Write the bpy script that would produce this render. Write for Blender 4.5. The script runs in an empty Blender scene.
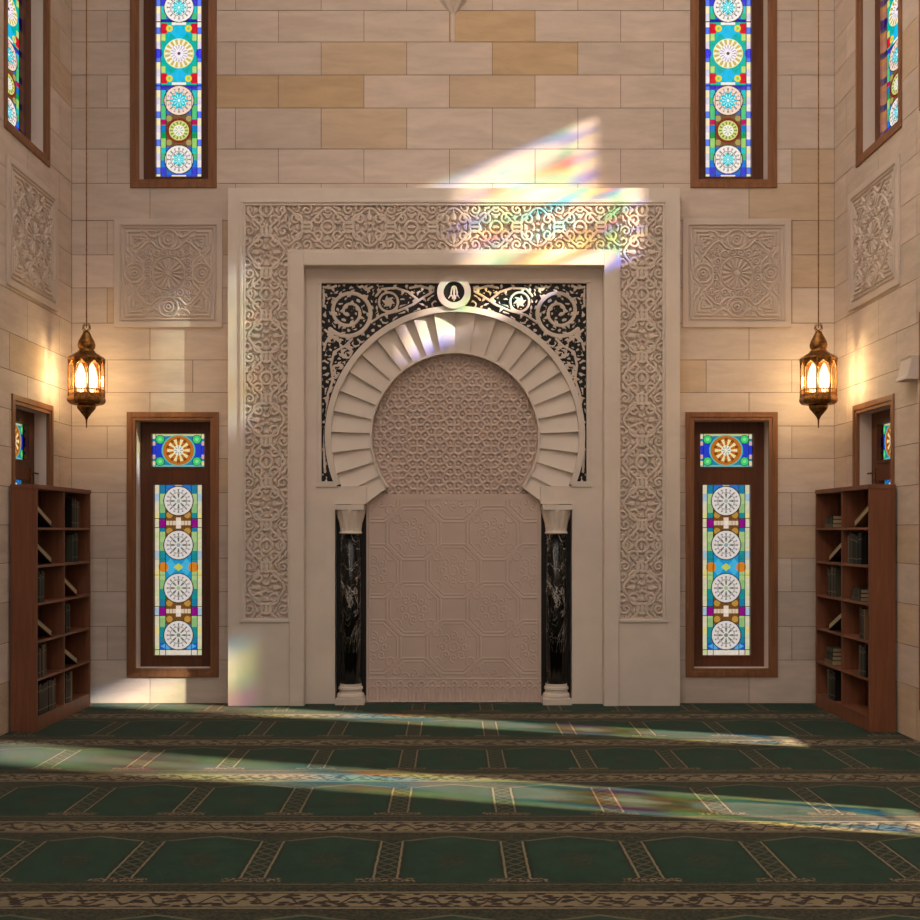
import bpy, math, random
import numpy as np
random.seed(7)
PI = math.pi
C = bpy.context.scene.collection

# ------------------------------------------------------------------ measurements
F, CX, HY, CH = 1170.0, 453.0, 530.0, 1.6      # focal length (px), principal axis (px), eye height (m)
YB = 10.8                                       # back wall
YF = 10.65                                      # front of the niche surround
YR = 10.77                                      # recessed field of the niche
W = 3.52                                        # half width of the hall
TOP = 8.5
def PX(x, Y=YB): return (x - CX) / F * Y
def PZ(y, Y=YB): return CH - (y - HY) / F * Y

# ------------------------------------------------------------------ mesh building
class MB:
    def __init__(s): s.v = []; s.f = []; s.c = []
    def quad(s, a, b, c, d, col=None):
        n = len(s.v); s.v += [a, b, c, d]; s.f.append((n, n+1, n+2, n+3)); s.c.append(col)
    def box(s, x0, x1, y0, y1, z0, z1):
        n = len(s.v)
        s.v += [(x0,y0,z0),(x1,y0,z0),(x1,y1,z0),(x0,y1,z0),(x0,y0,z1),(x1,y0,z1),(x1,y1,z1),(x0,y1,z1)]
        for f in ((0,3,2,1),(4,5,6,7),(0,1,5,4),(1,2,6,5),(2,3,7,6),(3,0,4,7)):
            s.f.append(tuple(n+i for i in f)); s.c.append(None)
        return s
    def ring(s, o, i, y0, y1):
        """rectangular picture-frame ring; o and i are (u0,u1,z0,z1)"""
        O = [(o[0],o[2]),(o[1],o[2]),(o[1],o[3]),(o[0],o[3])]; I = [(i[0],i[2]),(i[1],i[2]),(i[1],i[3]),(i[0],i[3])]
        n = len(s.v)
        for P in (O, I):
            for y in (y0, y1): s.v += [(p[0], y, p[1]) for p in P]
        for k in range(4):
            j = (k+1) % 4
            for f in ((k, j, 8+j, 8+k), (4+j, 4+k, 12+k, 12+j), (j, k, 4+k, 4+j), (8+k, 8+j, 12+j, 12+k)):
                s.f.append(tuple(n+q for q in f)); s.c.append(None)
        return s
    def lathe(s, prof, cx=0, cy=0, seg=24, rot=0.0):
        n = len(s.v)
        for r, z in prof:
            for k in range(seg):
                a = rot + 2*PI*k/seg
                s.v.append((cx + r*math.cos(a), cy + r*math.sin(a), z))
        for i in range(len(prof)-1):
            for k in range(seg):
                j = (k+1) % seg
                s.f.append((n+i*seg+k, n+i*seg+j, n+(i+1)*seg+j, n+(i+1)*seg+k)); s.c.append(None)
        s.f.append(tuple(n+k for k in reversed(range(seg)))); s.c.append(None)
        m = n+(len(prof)-1)*seg
        s.f.append(tuple(m+k for k in range(seg))); s.c.append(None)
        return s
    def tube(s, pts, r, seg=8, closed=False):
        n = len(s.v); m = len(pts)
        for i, p in enumerate(pts):
            p = np.array(p, float)
            a = np.array(pts[(i-1) % m if closed else max(i-1, 0)], float); b = np.array(pts[(i+1) % m if closed else min(i+1, m-1)], float)
            t = b - a; t /= (np.linalg.norm(t) + 1e-9)
            up = np.array((0, 0, 1.0)) if abs(t[2]) < .9 else np.array((1.0, 0, 0))
            u = np.cross(t, up); u /= np.linalg.norm(u); w = np.cross(u, t)
            rr = r[i] if isinstance(r, (list, tuple)) else r
            for k in range(seg):
                q = 2*PI*k/seg; s.v.append(tuple(p + rr*(math.cos(q)*u + math.sin(q)*w)))
        for i in range(m if closed else m-1):
            for k in range(seg):
                j = (k+1) % seg; i2 = (i+1) % m
                s.f.append((n+i*seg+k, n+i*seg+j, n+i2*seg+j, n+i2*seg+k)); s.c.append(None)
        if not closed:
            s.f.append(tuple(n+k for k in range(seg))); s.c.append(None)
            s.f.append(tuple(n+(m-1)*seg+k for k in reversed(range(seg)))); s.c.append(None)
        return s
    def poly(s, pts, y0, y1):
        """prism of an XZ outline"""
        n = len(s.v); m = len(pts)
        s.v += [(p[0], y0, p[1]) for p in pts] + [(p[0], y1, p[1]) for p in pts]
        s.f.append(tuple(n+i for i in range(m))); s.c.append(None)
        s.f.append(tuple(n+m+i for i in reversed(range(m)))); s.c.append(None)
        for i in range(m):
            j = (i+1) % m; s.f.append((n+j, n+i, n+m+i, n+m+j)); s.c.append(None)
        return s

def link(name, me, parent=None, off=(0,0,0)):
    o = bpy.data.objects.new(name, me); C.objects.link(o)
    o.location = off
    if parent: o.parent = parent
    return o
def part(name, mb, mat, parent=None, org=None, bevel=0, smooth=False, colattr=False):
    me = bpy.data.meshes.new(name)
    v = mb.v
    if org is not None: v = [(a-org[0], b-org[1], c-org[2]) for a, b, c in v]
    me.from_pydata(v, [], mb.f)
    if colattr:
        at = me.color_attributes.new('tone', 'FLOAT_COLOR', 'CORNER')
        arr = []
        for f, c in zip(mb.f, mb.c): arr += list(c or (1,1,1)) * 0 + [x for _ in f for x in (*(c or (1,1,1)), 1)]
        at.data.foreach_set('color', arr)
    me.materials.append(mat)
    if smooth: me.polygons.foreach_set('use_smooth', [True]*len(me.polygons))
    me.update()
    o = link(name, me, parent)
    if bevel:
        b = o.modifiers.new('bevel', 'BEVEL'); b.width = bevel; b.segments = 2; b.limit_method = 'ANGLE'; b.angle_limit = .6
        if hasattr(b, 'harden_normals'): b.harden_normals = False
    return o
def tag(o, label=None, cat=None, group=None, kind=None):
    if label: o['label'] = label
    if cat: o['category'] = cat
    if group: o['group'] = group
    if kind: o['kind'] = kind
    return o
def empty(name, loc=(0,0,0), rz=0.0):
    o = bpy.data.objects.new(name, None); C.objects.link(o)
    o.location = loc; o.rotation_euler = (0, 0, rz); o.empty_display_size = .1
    return o

# ------------------------------------------------------------------ node helpers
def lin(c): return tuple(((x/255)/12.92 if x/255 <= .04045 else ((x/255+.055)/1.055)**2.4) for x in c)
def rgba(c): return (*lin(c), 1)
class NT:
    def __init__(s, name):
        s.m = bpy.data.materials.new(name); s.m.use_nodes = True
        s.t = s.m.node_tree; s.n = s.t.nodes
        s.b = s.n['Principled BSDF']; s.out = s.n['Material Output']
    def set(s, sock, v):
        if isinstance(v, bpy.types.NodeSocket): s.t.links.new(v, sock)
        elif isinstance(v, tuple) and len(v) == 3 and sock.type == 'RGBA': sock.default_value = (*v, 1)
        else: sock.default_value = v
    def m_(s, op, a, b=None, c=None, clamp=False):
        n = s.n.new('ShaderNodeMath'); n.operation = op; n.use_clamp = clamp
        for i, v in enumerate((a, b, c)):
            if v is not None: s.set(n.inputs[i], v)
        return n.outputs[0]
    def add(s, a, b): return s.m_('ADD', a, b)
    def sub(s, a, b): return s.m_('SUBTRACT', a, b)
    def mul(s, a, b): return s.m_('MULTIPLY', a, b)
    def mx(s, a, b): return s.m_('MAXIMUM', a, b)
    def mn(s, a, b): return s.m_('MINIMUM', a, b)
    def ab(s, a): return s.m_('ABSOLUTE', a)
    def lt(s, a, b, w):     # soft a < b
        return s.m_('MULTIPLY_ADD', s.sub(b, a), 1.0/w, .5, True)
    def mix(s, f, a, b):
        n = s.n.new('ShaderNodeMix'); n.data_type = 'RGBA'
        s.set(n.inputs[0], f); s.set(n.inputs[6], a); s.set(n.inputs[7], b); return n.outputs[2]
    def mulc(s, a, b):
        n = s.n.new('ShaderNodeMix'); n.data_type = 'RGBA'; n.blend_type = 'MULTIPLY'
        n.inputs[0].default_value = 1; s.set(n.inputs[6], a); s.set(n.inputs[7], b); return n.outputs[2]
    def coord(s, k='Object'): return s.n.new('ShaderNodeTexCoord').outputs[k]
    def sep(s, v):
        n = s.n.new('ShaderNodeSeparateXYZ'); s.set(n.inputs[0], v); return n.outputs
    def comb(s, x, y, z):
        n = s.n.new('ShaderNodeCombineXYZ')
        for i, v in enumerate((x, y, z)): s.set(n.inputs[i], v)
        return n.outputs[0]
    def scale(s, v, sc):
        n = s.n.new('ShaderNodeMapping'); s.set(n.inputs[0], v); n.inputs['Scale'].default_value = sc; return n.outputs[0]
    def noise(s, v, scale, det=3, rough=.5, dist=0.0, col=False):
        n = s.n.new('ShaderNodeTexNoise'); s.set(n.inputs['Vector'], v)
        n.inputs['Scale'].default_value = scale; n.inputs['Detail'].default_value = det
        n.inputs['Roughness'].default_value = rough; n.inputs['Distortion'].default_value = dist
        return n.outputs[1 if col else 0]
    def ramp(s, f, stops):
        n = s.n.new('ShaderNodeValToRGB'); s.set(n.inputs[0], f)
        e = n.color_ramp.elements
        while len(e) < len(stops): e.new(.5)
        for k, (p, c) in enumerate(stops): e[k].position = p; e[k].color = (*c, 1) if len(c) == 3 else c
        return n.outputs[0]
    def bump(s, h, strength=.3, dist=.01):
        n = s.n.new('ShaderNodeBump'); n.inputs['Strength'].default_value = strength; n.inputs['Distance'].default_value = dist
        s.set(n.inputs['Height'], h); s.set(s.b.inputs['Normal'], n.outputs[0])
    def fin(s, col, rough=.6, metal=0.0, spec=.4):
        s.set(s.b.inputs['Base Color'], col); s.set(s.b.inputs['Roughness'], rough)
        s.b.inputs['Metallic'].default_value = metal; s.b.inputs['Specular IOR Level'].default_value = spec
        return s.m

def mat_blocks():
    n = NT('limestone_blocks'); co = n.coord()
    at = n.n.new('ShaderNodeVertexColor'); at.layer_name = 'tone'
    a = n.noise(n.scale(co, (1.2, 1.2, 5)), 2.2, 5, .6, .4)
    v = n.ramp(a, [(.3, (.86,.84,.82)), (.7, (1.06,1.05,1.03))])
    pit = n.noise(n.scale(co, (1, 1, 2.2)), 45, 3, .6)
    pv = n.ramp(pit, [(.27, (.8,.76,.7)), (.38, (1,1,1))])
    c = n.mulc(n.mulc(at.outputs[0], v), pv)
    n.bump(n.add(n.mul(pit, .5), n.noise(co, 130, 2)), .12, .004)
    return n.fin(c, .78, 0, .25)
def mat_stone(name, col, var=.06, rough=.6, scale=3):
    n = NT(name); co = n.coord()
    a = n.noise(co, scale, 5, .55, .6)
    c = n.ramp(a, [(.3, tuple(x*(1-var) for x in lin(col))), (.7, tuple(min(1, x*(1+var)) for x in lin(col)))])
    n.bump(n.noise(co, 90, 3), .08, .004)
    return n.fin(c, rough, 0, .3)
def mat_wood(name, dark, light, axis='Z', rough=.5):
    n = NT(name); co = n.coord()
    sc = {'Z': (14, 14, .9), 'Y': (14, .9, 14), 'X': (.9, 14, 14)}[axis]
    v = n.scale(co, sc)
    a = n.noise(v, 2.4, 5, .6, .8)
    c = n.ramp(a, [(.25, lin(dark)), (.75, lin(light))])
    n.bump(a, .1, .003)
    return n.fin(c, rough, 0, .35)
def mat_black_marble():
    n = NT('black_veined_marble'); co = n.coord()
    w = n.noise(n.scale(co, (1.5, 1.5, .8)), 2.2, 6, .62, 1.6)
    ve = n.ab(n.sub(w, .5))
    w2 = n.noise(n.scale(co, (1, 1, .55)), 5.5, 5, .6, 1.0)
    ve2 = n.ab(n.sub(w2, .52))
    k = n.m_('ADD', n.lt(ve, .006, .012), n.mul(n.lt(ve2, .004, .01), .35), clamp=True)
    brk = n.ramp(n.noise(co, 3.5, 2), [(.42, (0,0,0)), (.58, (1,1,1))])
    k = n.mul(k, brk)
    c = n.mix(k, lin((17, 15, 14)), lin((190, 182, 172)))
    return n.fin(c, .16, 0, .3)
def mat_brass():
    n = NT('aged_brass'); co = n.coord()
    a = n.noise(co, 38, 4, .6)
    c = n.ramp(a, [(.3, lin((86, 55, 24))), (.7, lin((176, 122, 62)))])
    n.bump(n.noise(co, 70, 3), .5, .006)
    return n.fin(c, .38, .85, .5)
def mat_amber():
    n = NT('amber_lantern_glass')
    t = n.n.new('ShaderNodeBsdfTransparent'); t.inputs[0].default_value = (1, .92, .76, 1)
    g = n.n.new('ShaderNodeBsdfGlossy'); g.inputs[1].default_value = .15; g.inputs[0].default_value = (1, .9, .75, 1)
    co = n.coord(); mixv = n.ramp(n.noise(co, 40, 2), [(.3, (.06,.06,.06)), (.8, (.2,.2,.2))])
    m = n.n.new('ShaderNodeMixShader'); n.set(m.inputs[0], mixv); n.t.links.new(t.outputs[0], m.inputs[1]); n.t.links.new(g.outputs[0], m.inputs[2])
    n.t.links.new(m.outputs[0], n.out.inputs[0]); return n.m
def mat_emit(name, col, s):
    n = NT(name); e = n.n.new('ShaderNodeEmission'); e.inputs[0].default_value = (*col, 1); e.inputs[1].default_value = s
    n.t.links.new(e.outputs[0], n.out.inputs[0]); return n.m
def mat_glass():
    n = NT('stained_glass')
    at = n.n.new('ShaderNodeVertexColor'); at.layer_name = 'tint'
    co = n.coord(); w = n.ramp(n.noise(n.scale(co, (1, 1, 3)), 14, 3), [(.3, (.86,.86,.86)), (.7, (1,1,1))])
    c = n.mulc(at.outputs[0], w)
    t = n.n.new('ShaderNodeBsdfTransparent'); n.set(t.inputs[0], c)
    g = n.n.new('ShaderNodeBsdfGlossy'); g.inputs[1].default_value = .12
    m = n.n.new('ShaderNodeMixShader'); m.inputs[0].default_value = .04
    n.t.links.new(t.outputs[0], m.inputs[1]); n.t.links.new(g.outputs[0], m.inputs[2]); n.t.links.new(m.outputs[0], n.out.inputs[0])
    return n.m
def mat_book(name, col):
    n = NT(name); co = n.coord()
    a = n.noise(co, 60, 3)
    return n.fin(n.ramp(a, [(.3, tuple(x*.8 for x in lin(col))), (.7, tuple(x*1.15 for x in lin(col)))]), .55, 0, .2)
def mat_carpet():
    n = NT('prayer_row_carpet'); co = n.coord(); x, y, z = n.sep(co)
    P, D = .612, 1.25
    jit = n.mul(n.sub(n.noise(co, 26, 2), .5), .012)
    xx = n.add(x, jit); yy = n.add(y, jit)
    cx = n.sub(n.m_('PINGPONG', n.sub(xx, .30), P/2), 0.0)          # 0 at a column, P/2 mid niche
    v = n.m_('FLOORED_MODULO', n.sub(yy, 5.06 - D/2), D)              # D/2 at a band centre
    v = n.m_('FLOORED_MODULO', n.sub(yy, 5.06), D)                    # 0 at a band centre, rises away from the camera
    bd = n.mn(v, n.sub(D, v))                                         # distance to the band centre
    pile = n.noise(co, 220, 2)
    soft = n.noise(co, 7, 4, .6)
    green = n.ramp(soft, [(.3, lin((9, 39, 26))), (.7, lin((17, 58, 40)))])
    dark = n.ramp(n.noise(co, 48, 3, .6, 1.0), [(.42, lin((21, 30, 18))), (.6, lin((62, 58, 38)))])
    cream = lin((118, 106, 82)); brown = lin((40, 28, 20))
    # leaf scroll of the bands
    wv = n.m_('SINE', n.mul(xx, 2*PI/.153)); vb = n.sub(n.m_('FLOORED_MODULO', n.add(yy, D/2 - 5.06), D), D/2)
    vine = n.ab(n.sub(vb, n.mul(wv, .055)))
    vor = n.n.new('ShaderNodeTexVoronoi'); vor.feature = 'F1'; vor.inputs['Scale'].default_value = 1
    n.set(vor.inputs['Vector'], n.comb(n.mul(xx, 17), n.mul(yy, 30), 0.0))
    leaf = n.m_('MAXIMUM', n.lt(vine, .012, .012), n.lt(vor.outputs['Distance'], .45, .12))
    bandc = n.mix(leaf, cream, brown)
    bandc = n.mix(n.lt(n.ab(n.sub(bd, .108)), .009, .006), bandc, cream)
    bandc = n.mix(n.lt(n.ab(n.sub(bd, .094)), .005, .004), bandc, brown)
    # cell field
    arch = n.add(.92, n.mul(n.m_('POWER', n.mul(cx, 2/P), .8), .13))
    c = n.mix(n.lt(arch, v, .01), green, dark)
    c = n.mix(n.mul(n.lt(n.ab(n.sub(v, arch)), .010, .008), .55), c, cream)
    # dark medallion mid niche
    mdx = n.mul(n.sub(P/2, cx), 1/.085); mdy = n.mul(n.sub(v, .62), 1/.13)
    md = n.add(n.mul(mdx, mdx), n.mul(mdy, mdy))
    c = n.mix(n.mul(n.lt(md, .8, .6), .65), c, dark)
    c = n.mix(n.lt(v, .255, .02), c, dark)
    c = n.mix(n.mul(n.lt(n.ab(n.sub(v, .225)), .006, .006), .35), c, cream)
    c = n.mix(n.lt(D-.15, v, .01), c, dark)
    incol = n.mul(n.lt(.30, v, .01), n.lt(v, .96, .01))
    c = n.mix(n.mul(incol, n.lt(cx, .078, .01)), c, lin((16, 36, 21)))
    zig = n.ab(n.sub(cx, n.m_('PINGPONG', v, .045)))
    c = n.mix(n.mul(n.mul(incol, n.lt(cx, .046, .004)), n.mul(n.lt(zig, .009, .008), .35)), c, cream)
    c = n.mix(n.mul(incol, n.lt(n.ab(n.sub(cx, .055)), .0055, .005)), c, cream)
    foot = n.mul(n.lt(n.ab(n.sub(v, .29)), .028, .008), n.lt(cx, .135, .01))
    c = n.mix(foot, c, n.ramp(n.noise(co, 60, 2), [(.45, brown), (.6, cream)]))
    c = n.mix(n.lt(bd, .118, .004), c, bandc)
    c = n.mulc(c, n.ramp(pile, [(.25, (.62,.62,.62)), (.75, (1.25,1.25,1.25))]))
    n.bump(pile, .5, .012)
    n.b.inputs['Sheen Weight'].default_value = .095; n.b.inputs['Sheen Roughness'].default_value = .5
    return n.fin(c, .95, 0, .1)

M_BLOCK = mat_blocks()
M_MORTAR = mat_stone('mortar', (132, 110, 94), .05, .9)
M_MARBLE = mat_stone('cream_marble', (220, 206, 194), .05, .45)
M_CARVE = mat_stone('carved_limestone', (214, 197, 184), .05, .7)
M_PANEL = mat_stone('carved_panel_stone', (206, 190, 179), .05, .7)
M_LATT = mat_stone('niche_stone', (198, 177, 166), .05, .7)
M_PLASTER = mat_stone('reveal_plaster', (222, 206, 196), .03, .8)
M_CEIL = mat_stone('ceiling_plaster', (222, 214, 206), .03, .8)
M_TRIM = mat_wood('window_trim_wood', (112, 70, 44), (146, 98, 64))
M_SASH = mat_wood('window_sash_wood', (74, 38, 20), (104, 58, 30))
M_CASE = mat_wood('bookcase_wood', (102, 60, 40), (130, 80, 54))
M_CASED = mat_wood('bookcase_back_wood', (64, 34, 22), (84, 46, 32))
M_BLACK = mat_black_marble()
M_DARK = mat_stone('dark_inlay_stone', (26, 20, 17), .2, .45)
M_BRASS = mat_brass(); M_AMBER = mat_amber()
M_BULB = mat_emit('candle_bulb', (1, .84, .58), 3.2)
M_GLASS = mat_glass(); M_CARPET = mat_carpet()
M_PAGE = mat_stone('paper', (168, 148, 120), .05, .9)
M_GILT = mat_stone('gilt_band', (96, 78, 50), .1, .45)
BOOKCOL = {'dark green': (34, 44, 32), 'black': (22, 19, 17), 'dark brown': (50, 32, 22), 'grey green': (60, 62, 48),
           'tan': (110, 86, 60), 'dark red': (70, 28, 22), 'grey': (84, 78, 70)}
M_BOOK = {k: mat_book('book_' + k.replace(' ', '_'), v) for k, v in BOOKCOL.items()}

# ------------------------------------------------------------------ walls
def sub_rect(r, holes):
    rs = [r]
    for h in holes:
        out = []
        for (a, b, c, d) in rs:
            if h[1] <= a or h[0] >= b or h[3] <= c or h[2] >= d: out.append((a, b, c, d)); continue
            if h[2] > c: out.append((a, b, c, h[2]))
            if h[3] < d: out.append((a, b, h[3], d))
            lo, hi = max(c, h[2]), min(d, h[3])
            if h[0] > a: out.append((a, h[0], lo, hi))
            if h[1] < b: out.append((h[1], b, lo, hi))
        rs = out
    return rs
ROWS = [0, .40, .71, 1.03, 1.34, 1.64, 1.945, 2.26, 2.56, 2.87, 3.17, 3.51, 3.835, 4.14, 4.457, 4.80, 5.117, 5.495, 5.80, 6.105, 6.396, 6.70, 7.0, 7.3, 7.6, 7.9, 8.2, TOP]
def tone(rng):
    base = np.array(lin((206, 190, 179)))
    t = rng.random()
    if t < .09: base = np.array(lin((200, 178, 156)))
    elif t < .32: base = np.array(lin((212, 196, 186)))
    return tuple(base * (1 + (rng.random()-.5)*.13))
OCHRE = lin((194, 168, 138)); PALE = lin((214, 196, 184))
def blocks(mb, u0, u1, holes, to3, L=.79, phase=0.0, over={}, rows=ROWS, seed=1):
    """coursed ashlar: every block is a slightly proud slab with a recessed joint round it"""
    rng = random.Random(seed); g = .0028; d = .006
    for i in range(len(rows)-1):
        z0, z1 = rows[i], rows[i+1]
        off = phase + (L/2 if i % 2 else 0)
        k = math.floor((u0-off)/L); lead = False
        while off + k*L < u1:
            a, b = max(u0, off+k*L), min(u1, off+(k+1)*L)
            if u1-b < .07: b = u1
            if b-a < .07 and a == u0: b0 = off+(k+1)*L; k += 1; lead = True; continue
            if lead: a = u0; lead = False
            col = over.get((i, k)) or tone(rng)
            k += 1
            if b-a < .02 or a >= u1-.02: continue
            for (p, q, r, s) in sub_rect((a+g, b-g, z0+g, z1-g), holes):
                if q-p < .01 or s-r < .01: continue
                A, B, Cc, D = to3(p, r, 0), to3(q, r, 0), to3(q, s, 0), to3(p, s, 0)
                A2, B2, C2, D2 = to3(p, r, d), to3(q, r, d), to3(q, s, d), to3(p, s, d)
                mb.quad(A, B, Cc, D, col)
                for e in ((A, A2, B2, B), (B, B2, C2, Cc), (Cc, C2, D2, D), (D, D2, A2, A)): mb.quad(*e, col)
def holed_slab(mb, u0, u1, z0, z1, holes, to3, t0, t1):
    us = sorted({u0, u1, *[h[0] for h in holes], *[h[1] for h in holes]}); zs = sorted({z0, z1, *[h[2] for h in holes], *[h[3] for h in holes]})
    us = [u for u in us if u0 <= u <= u1]; zs = [z for z in zs if z0 <= z <= z1]
    def solid(i, j):
        if not (0 <= i < len(us)-1 and 0 <= j < len(zs)-1): return False
        a, b = (us[i]+us[i+1])/2, (zs[j]+zs[j+1])/2
        return not any(h[0] < a < h[1] and h[2] < b < h[3] for h in holes)
    for i in range(len(us)-1):
        for j in range(len(zs)-1):
            if not solid(i, j): continue
            a, b, c, d = us[i], us[i+1], zs[j], zs[j+1]
            mb.quad(to3(a,c,t0), to3(b,c,t0), to3(b,d,t0), to3(a,d,t0)); mb.quad(to3(b,c,t1), to3(a,c,t1), to3(a,d,t1), to3(b,d,t1))
            if not solid(i-1, j): mb.quad(to3(a,c,t0), to3(a,d,t0), to3(a,d,t1), to3(a,c,t1))
            if not solid(i+1, j): mb.quad(to3(b,d,t0), to3(b,c,t0), to3(b,c,t1), to3(b,d,t1))
            if not solid(i, j-1): mb.quad(to3(b,c,t0), to3(a,c,t0), to3(a,c,t1), to3(b,c,t1))
            if not solid(i, j+1): mb.quad(to3(a,d,t0), to3(b,d,t0), to3(b,d,t1), to3(a,d,t1))

# windows: (u centre, z bottom, trim width, height, glass half width, list of panes (z0, z1, kind, half width))
TW = .08
LOWZ, LOWH = PZ(677), PZ(412) - PZ(677)
UPZ, UPH = PZ(188), 7.0 - PZ(188)
XL_L, XL_R = PX(173), PX(731.5); XU_L, XU_R = PX(173.5), PX(733.5)
YS = 9.68                      # side windows visible in the frame
WIN = []                       # (wall, u, z, w, h, kind, glass half width)
WIN += [('back', XU_L, UPZ, .80, UPH, 'up', .217), ('back', XU_R, UPZ, .80, UPH, 'up', .217),
        ('back', XL_L, LOWZ, .85, LOWH, 'low', .226), ('back', XL_R, LOWZ, .85, LOWH, 'low', .226),
        ('left', YS, UPZ, 1.03, UPH, 'up', .29), ('right', YS, UPZ, 1.03, UPH, 'up', .29),
        ('left', 9.8, LOWZ, .95, LOWH, 'low', .23), ('right', 9.8, LOWZ, .95, LOWH, 'low', .23),
        ('right', 8.48, LOWZ, .66, 3.0, 'tall', .24), ('right', 8.672, UPZ, .28, UPH, 'up', .055), ('right', 6.0, LOWZ, 1.0, 3.05, 'tall', .33)]
def hole_of(w): return (w[1]-w[3]/2+.03, w[1]+w[3]/2-.03, w[2]+.03, w[2]+w[4]-.03)
def wall_holes(k): return [hole_of(w) for w in WIN if w[0] == k]
MH = (PX(316), PX(592), 0.0, PZ(268))          # opening behind the niche

to_back = lambda u, z, t: (u, YB+t, z)
to_left = lambda u, z, t: (-W-t, u, z)
to_right = lambda u, z, t: (W+t, u, z)
bh = wall_holes('back') + [MH]
over = {}
ph = PX(449.5)                                  # joints measured on the photograph
def ov(row, x, c): over[(row, math.floor((PX(x) - (ph + (.395 if row % 2 else 0))) / .79))] = c
ov(19, 490, OCHRE); ov(18, 535, OCHRE); ov(17, 320, OCHRE); ov(17, 240, OCHRE); ov(17, 400, PALE); ov(17, 580, PALE); ov(13, 110, OCHRE)
# odd rows are shifted by half a block: align the phase to row 19 (y 11-43)
ph = PX(449.5) - .395
over = {}
ov(19, 490, OCHRE); ov(18, 535, OCHRE); ov(17, 320, OCHRE); ov(17, 240, OCHRE); ov(17, 400, PALE); ov(17, 580, PALE)
mb = MB(); blocks(mb, -W, W, bh, to_back, .79, ph, over, seed=3)
wall_back = part('wall_back', mb, M_BLOCK, colattr=True)
tag(wall_back, 'far wall of coursed pale limestone blocks behind the prayer niche', 'wall', kind='structure')
mb = MB(); holed_slab(mb, -W-.4, W+.4, 0, TOP, bh, to_back, .005, .25)
part('joint_bed', mb, M_MORTAR, wall_back)
for nm, fn, sd in (('left', to_left, 5), ('right', to_right, 8)):
    hs = wall_holes(nm)
    mb = MB(); blocks(mb, 3.0, YB, hs, fn, .79, .2, {}, seed=sd)
    wl = part('wall_'+nm, mb, M_BLOCK, colattr=True)
    tag(wl, 'side wall of pale limestone blocks on the %s of the hall' % nm, 'wall', kind='structure')
    mb = MB(); holed_slab(mb, -4.0, YB+.36, 0, TOP, hs, fn, .005, .25)
    part('joint_bed', mb, M_MORTAR, wl)
# rear wall and ceiling, with openings added to let sky light in
mb = MB(); holed_slab(mb, -W-.4, W+.4, 0, TOP, [(-3.2, 3.2, 0, 7.6)], lambda u, z, t: (u, -4.0-t, z), 0, .36)
tag(part('wall_rear', mb, M_CEIL), 'rear wall with a wide opening added to let sky light in', 'wall', kind='structure')
DR = (-2.8, 2.8, -1.5, 9.2)
mb = MB(); holed_slab(mb, -W-.4, W+.4, -4.36, YB+.36, [DR], lambda u, z, t: (u, z, TOP+t), 0, .3)
mb.ring((DR[0]-.2, DR[1]+.2, DR[2]-.2, DR[3]+.2), DR, 0, 1)
nv = len(mb.v)-16
for i in range(nv, nv+16):
    x, y, z = mb.v[i]; mb.v[i] = (x, z, TOP+.3 if y == 0 else TOP+2.6)
tag(part('ceiling', mb, M_CEIL), 'plain plaster ceiling with an open drum added to let sky light in', 'ceiling', kind='structure')
mb = MB().box(-W-.4, W+.4, -4.36, YB+.36, -.2, -.012)
tag(part('floor', mb, M_CEIL), 'stone floor slab under the green carpet', 'floor', kind='structure')
mb = MB()
mb.quad((-W, -3.9, 0), (W, -3.9, 0), (W, YB, 0), (-W, YB, 0)); mb.quad((-W, YB, -.012), (W, YB, -.012), (W, -3.9, -.012), (-W, -3.9, -.012))
mb.quad((-W, -3.9, -.012), (W, -3.9, -.012), (W, -3.9, 0), (-W, -3.9, 0))
tag(part('prayer_carpet', mb, M_CARPET), 'dark green carpet woven with rows of prayer niches across the whole floor', 'carpet')

mb = MB().box(W+.56, W+1.5, 8.95, 9.8, -.2, 3.4).box(W+.5, W+1.56, 8.9, 9.85, 3.4, 3.5)  # unseen block, added to stop sun entering the right lower side window
tag(part('sun_block_1', mb, M_CEIL), 'stone buttress added unseen outside the right wall', 'sun_blocker', kind='structure')

# ------------------------------------------------------------------ stained glass
def grid_mesh(name, nu, nv, col):
    """unit pane 0..1 x 0..1 in XZ with a colour per vertex"""
    u, v = np.meshgrid(np.linspace(0, 1, nu), np.linspace(0, 1, nv))
    co = np.stack([u-.5, np.zeros_like(u), v], -1).reshape(-1, 3)
    i = np.arange(nu*nv).reshape(nv, nu)
    f = np.stack([i[:-1,:-1], i[:-1,1:], i[1:,1:], i[1:,:-1]], -1).reshape(-1, 4)
    me = bpy.data.meshes.new(name); me.vertices.add(len(co)); me.vertices.foreach_set('co', co.ravel())
    me.loops.add(f.size); me.loops.foreach_set('vertex_index', f.ravel().astype(np.int32))
    me.polygons.add(len(f)); me.polygons.foreach_set('loop_start', np.arange(0, f.size, 4, dtype=np.int32)); me.polygons.foreach_set('loop_total', np.full(len(f), 4, np.int32))
    me.update(calc_edges=True)
    at = me.color_attributes.new('tint', 'FLOAT_COLOR', 'POINT')
    at.data.foreach_set('color', np.concatenate([col.reshape(-1, 3), np.ones((nu*nv, 1))], 1).astype(np.float32).ravel())
    me.materials.append(M_GLASS)
    return me
LC = lambda c: np.array(lin(c))
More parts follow.
